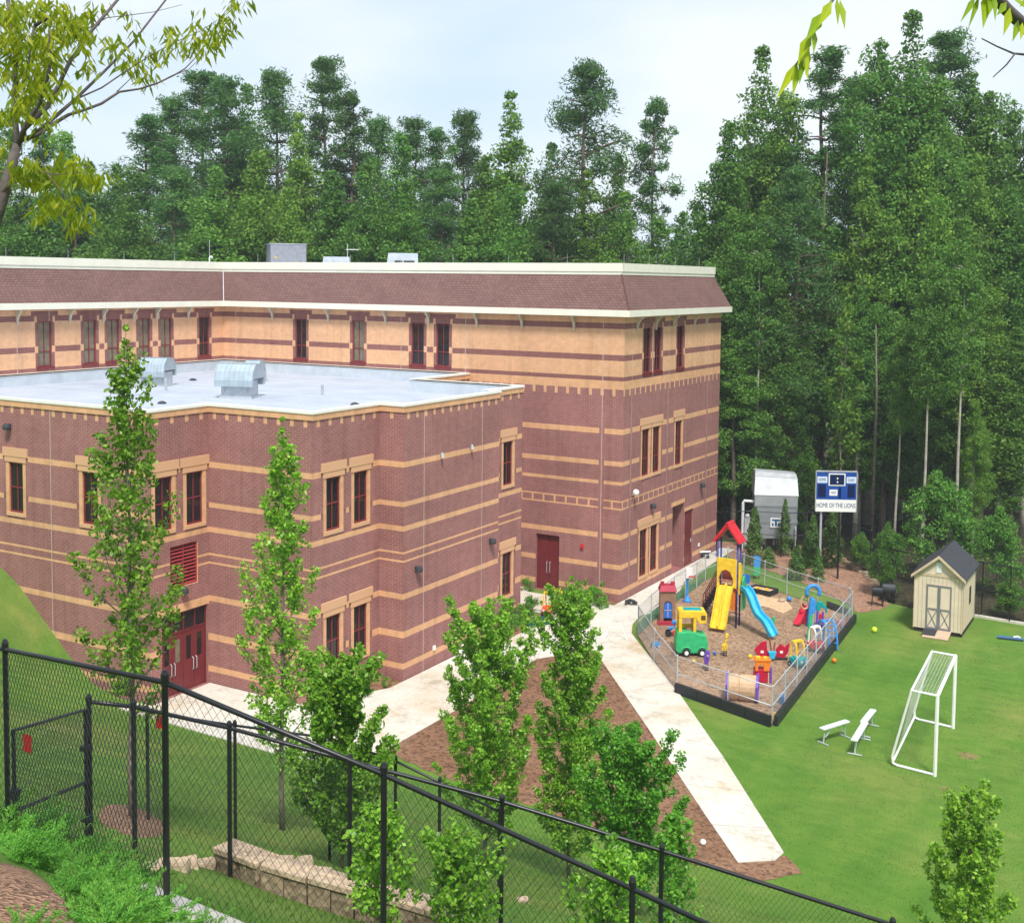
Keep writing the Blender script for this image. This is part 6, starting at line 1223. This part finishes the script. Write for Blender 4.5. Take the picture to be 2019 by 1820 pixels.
for l, d0, d1, r0, r1 in (([(34, 290), (30, 240), (28, 190), (34, 120), (24, 60), (12, -25)], 6, 6.3, .028, .018), ([(34, 290), (52, 245), (78, 205), (92, 165), (100, 120), (96, 60)], 6, 5.8, .026, .010), ([(48, 255), (95, 210), (138, 122), (180, 62), (245, -15)], 6, 6.4, .022, .013),
    ([(72, 262), (112, 228), (150, 195), (205, 142), (262, 84), (335, -10)], 6, 6.6, .019, .008), ([(80, 262), (105, 245), (135, 227), (165, 218), (200, 205), (235, 182), (275, 176), (310, 165), (345, 148), (365, 136), (385, 115)], 6, 6.8, .018, .005), ([(40, 278), (78, 264), (98, 250)], 6, 6, .022, .017), ([(150, 196), (200, 174), (250, 140), (300, 108), (345, 84), (395, 62)], 6.2, 6.8, .009, .003), ([(68, 52), (100, 32), (122, 24)], 6, 6, .016, .008), ([(68, 52), (60, 90), (55, 150), (62, 200)], 6, 6, .014, .006), ([(165, 62), (210, 36), (300, 25), (360, 10)], 6.3, 6.8, .006, .002), ([(345, 148), (372, 138), (398, 112)], 6.7, 6.9, .005, .002), ([(230, 182), (255, 158), (275, 132)], 6.4, 6.4, .005, .002), ([(20, 350), (60, 335), (110, 345), (165, 340)], 6, 5.6, .010, .003), ([(-20, 345), (10, 340), (24, 342)], 6, 6, .012, .012), ([(95, 345), (120, 375), (145, 410)], 5.7, 5.6, .005, .002), ([(395, 62), (430, 40), (465, 0)], 6.8, 6.8, .003, .002)):
    pp = P_(l, d0, d1); n_ = len(pp); m.tube(pp, [.58*(r0+(r1-r0)*k/(n_-1)) for k in range(n_)], 6)
m.build('trunk', NB, nt_, smooth=True)
m = MB(); rnd = random.Random(14)
CL = [(18, 25, 8), (45, 20, 8), (75, 15, 8), (100, 42, 8), (130, 22, 8), (130, 62, 9), (165, 35, 8), (190, 18, 6), (150, 80, 7), (12, 80, 9), (22, 120, 8), (5, 150, 7), (16, 60, 8), (62, 78, 6), (95, 90, 8), (110, 118, 5), (158, 62, 6), (62, 150, 8), (78, 172, 9), (110, 168, 6), (92, 150, 7), (50, 182, 8), (35, 210, 8), (65, 205, 7), (20, 225, 7), (75, 262, 4), (8, 225, 6), (4, 285, 5), (218, 85, 6), (232, 92, 4), (245, 118, 4), (258, 132, 5), (268, 112, 4), (278, 140, 6), (288, 158, 5), (300, 105, 5), (320, 112, 4), (330, 62, 6), (335, 85, 5), (375, 92, 7), (362, 78, 4), (400, 82, 6), (412, 92, 6), (425, 70, 7), (440, 62, 6), (448, 40, 6), (430, 50, 5), (388, 60, 4), (460, 8, 5), (472, 0, 4), (392, 28, 2), (250, 30, 3), (265, 60, 3), (150, 205, 3), (170, 125, 4), (185, 120, 3), (140, 175, 3),
      (32, 330, 7), (50, 345, 8), (62, 320, 7), (80, 335, 8), (95, 350, 7), (112, 340, 7), (125, 330, 6), (142, 315, 8), (155, 330, 7), (170, 342, 7), (185, 350, 7), (198, 345, 3), (142, 345, 6), (90, 405, 8), (102, 392, 8), (82, 415, 6), (122, 395, 7), (130, 402, 4), (148, 415, 6), (158, 425, 7), (150, 440, 5), (75, 355, 4), (110, 312, 3)]
CL += [(rnd.uniform(0, 155), rnd.uniform(-5, 120), 5) for k in range(24)]+[(rnd.uniform(0, 110), rnd.uniform(120, 235), 4) for k in range(12)]
for u, v, n_ in CL: spray(m, dep(u, v, rnd.uniform(5.7, 6.4) if u < 240 else rnd.uniform(6.4, 6.9))-O2, int(n_*4.2), .088, rnd, .105, 1.15)
m.build('leaves', LEAFC, nt_)
T1 = dep(2260, 300, 3.2); n2 = thing('near_tree', 'branch tips with hanging pointed leaves reaching in from the top right', 'tree', (T1.x, T1.y, float(terr(T1.x, T1.y)))); O2 = Vector(n2.location)
m = MB(); m.tube([Vector((0, 0, -.2)), Vector((0, 0, 1.2)), dep(2250, 250, 3.2)-O2, dep(2240, -60, 3.1)-O2], [.12, .1, .07, .05], 9); m.tube(P_([(2250, 330), (2130, 130), (2035, 66), (1985, 20), (1940, -35)], 3.2, 2.8), [.05, .022, .0165, .015, .012], 8)
m.tube(P_([(2240, -60), (1900, -120), (1700, -60), (1650, -10), (1620, 30), (1590, 90), (1568, 132)], 3.1, 2.6), [.03, .02, .009, .004, .003, .0025, .0015], 6); m.tube(P_([(2100, 115), (2019, 108), (1998, 106), (1965, 92), (1936, 77)], 3.2, 2.9), [.008, .0035, .0028, .002, .0015], 5); m.tube(P_([(2002, 106), (1985, 128), (1958, 153)], 2.9, 2.9), [.0024, .002, .0012], 5)
m.build('trunk', NB, n2, smooth=True); m = MB()
for (a, b, w_) in (((1572, 122), (1530, 198), .010), ((1572, 126), (1563, 190), .010), ((1594, 70), (1572, 132), .013), ((1594, 92), (1588, 150), .009), ((1606, 58), (1604, 108), .008), ((1586, 108), (1592, 158), .009), ((1622, 25), (1588, 82), .014), ((1640, 2), (1612, 55), .012), ((1650, -5), (1652, 52), .007), ((1656, 0), (1666, 60), .009), ((1600, 66), (1578, 118), .010), ((1582, 112), (1576, 168), .008),
    ((1925, -10), (1893, 46), .008), ((1932, -12), (1908, 60), .007), ((1945, -15), (1938, 58), .015), ((1960, -15), (1962, 44), .008), ((1985, 5), (1965, 32), .010), ((1992, 15), (1978, 72), .012), ((2008, 40), (1996, 84), .010), ((2016, 45), (2012, 80), .009), ((1955, -10), (1950, 30), .012), ((2000, -5), (2024, 20), .014), ((2030, 0), (2010, 14), .01)):
    leaf_blade(m, dep(*a, 2.62 if a[0] < 1800 else 2.85)-O2, dep(*b, 2.55 if a[0] < 1800 else 2.8)-O2, w_, Vector((-FW[0]+.3, -FW[1], .2)).normalized())
m.build('leaves', LEAFC, n2)
# bare spots worn into the lawn
for k, (u, v, a, b) in enumerate(((1909, 1490, .38, .35), (1866, 1556, .22, .2))):
    c = at(u, v, 0); struct(MB().prism(ragged([(c.x+a*math.cos(t)*(1+.2*math.sin(3*t+k)), c.y+b*math.sin(t)) for t in [j*math.pi/8 for j in range(16)]], .05, k, .12), -.05, .006).build('bare_soil', loose(f'worn_soil_{k}', (.15, .16, .05), (.22, .18, .08), (.6, .6, .5), 1.5, 14)))
# ------------------------------------------------------------------ grass blades
def inpoly(P, poly):
    x, y = P[:, 0], P[:, 1]; ins = np.zeros(len(P), bool); n = len(poly)
    for i in range(n):
        (x0, y0), (x1, y1) = tuple(poly[i])[:2], tuple(poly[(i+1) % n])[:2]
        if y0 != y1: ins ^= ((y0 > y) != (y1 > y)) & (x < (x1-x0)*(y-y0)/(y1-y0)+x0)
    return ins
rng = np.random.default_rng(31)
a_ = np.stack([rng.uniform(-22, -4, 60000), rng.uniform(7, 34, 60000)], 1); a2 = np.stack([rng.uniform(-46, -20, 30000), rng.uniform(14, 34.4, 30000)], 1); b_ = np.stack([rng.uniform(-22, 2, 70000), rng.uniform(33, 63, 70000)], 1); P2 = np.concatenate([a_, a2, b_])
bad = inpoly(P2, padp) | inpoly(P2, SOILP) | inpoly(P2, YARD) | inpoly(P2, [kat(386, 1520, 0), kat(1159, 1800, 0), kat(1850, 900, 0), kat(1159, 1700, 0)]) | ((P2[:, 0] > Sx0-.1) & (P2[:, 0] < Sx1+.1) & (P2[:, 1] > 62) & (P2[:, 1] < 67.2)) | (((P2-np.array(rm))**2).sum(1) < .7)
P2 = P2[~bad]; wl_ = np.array([tuple(p)[:2] for p in bw]); dmin = np.min([np.abs(np.cross(wl_[i+1]-wl_[i], P2-wl_[i]))/np.linalg.norm(wl_[i+1]-wl_[i])+1e3*((P2[:, 0] < min(wl_[i, 0], wl_[i+1, 0])-.1) | (P2[:, 0] > max(wl_[i, 0], wl_[i+1, 0])+.1)) for i in range(len(wl_)-1)], 0); P2 = P2[dmin > .28]
cl = np.sin(P2[:, 0]*2.1+np.sin(P2[:, 1]*1.3)*2)+np.sin(P2[:, 1]*1.7+P2[:, 0]*.6); P2 = P2[cl > rng.uniform(-2.6, 1.2, len(P2))]
z_ = terr(P2[:, 0], P2[:, 1]); n_ = len(P2); far = P2[:, 1] > 33; hh_ = rng.uniform(.03, .085, n_)*np.where(far, .62, 1.0); ln = rng.normal(size=(n_, 2))*.35
ax_ = np.stack([ln[:, 0], ln[:, 1], np.ones(n_)], 1)*hh_[:, None]*.5; th = rng.uniform(0, 6.28, n_); pe = np.stack([np.cos(th), np.sin(th), np.zeros(n_)], 1)*np.where(far, .011, .008)[:, None]
GB = leafmat('grass_blade', [(.085, .21, .026), (.12, .25, .036), (.16, .28, .05), (.25, .30, .09)], .3, .6)
o = bpy.data.objects.new('grass_blades', quads('grass_blades', np.stack([P2[:, 0], P2[:, 1], z_+hh_*.45], 1), ax_, pe, GB)); C.objects.link(o); o['kind'] = 'stuff'; tag(o, 'short mown grass blades over the slope and the lawn', 'grass')
# ------------------------------------------------------------------ air
hz = MB().box(-320, 320, -75, 440, -2, 46).build('haze', None or newmat('haze_air')[0]); hz['kind'] = 'stuff'; tag(hz, 'thin pale haze between the camera and the far wood', 'haze')
hm = hz.data.materials[0]; ht_ = hm.node_tree; ht_.nodes.remove(ht_.nodes['Principled BSDF']); pv = ht_.nodes.new('ShaderNodeVolumePrincipled'); pv.inputs['Density'].default_value = .00040; pv.inputs['Color'].default_value = (.86, .92, 1.0, 1); pv.inputs['Anisotropy'].default_value = .0
ht_.links.new(pv.outputs[0], ht_.nodes['Material Output'].inputs['Volume'])
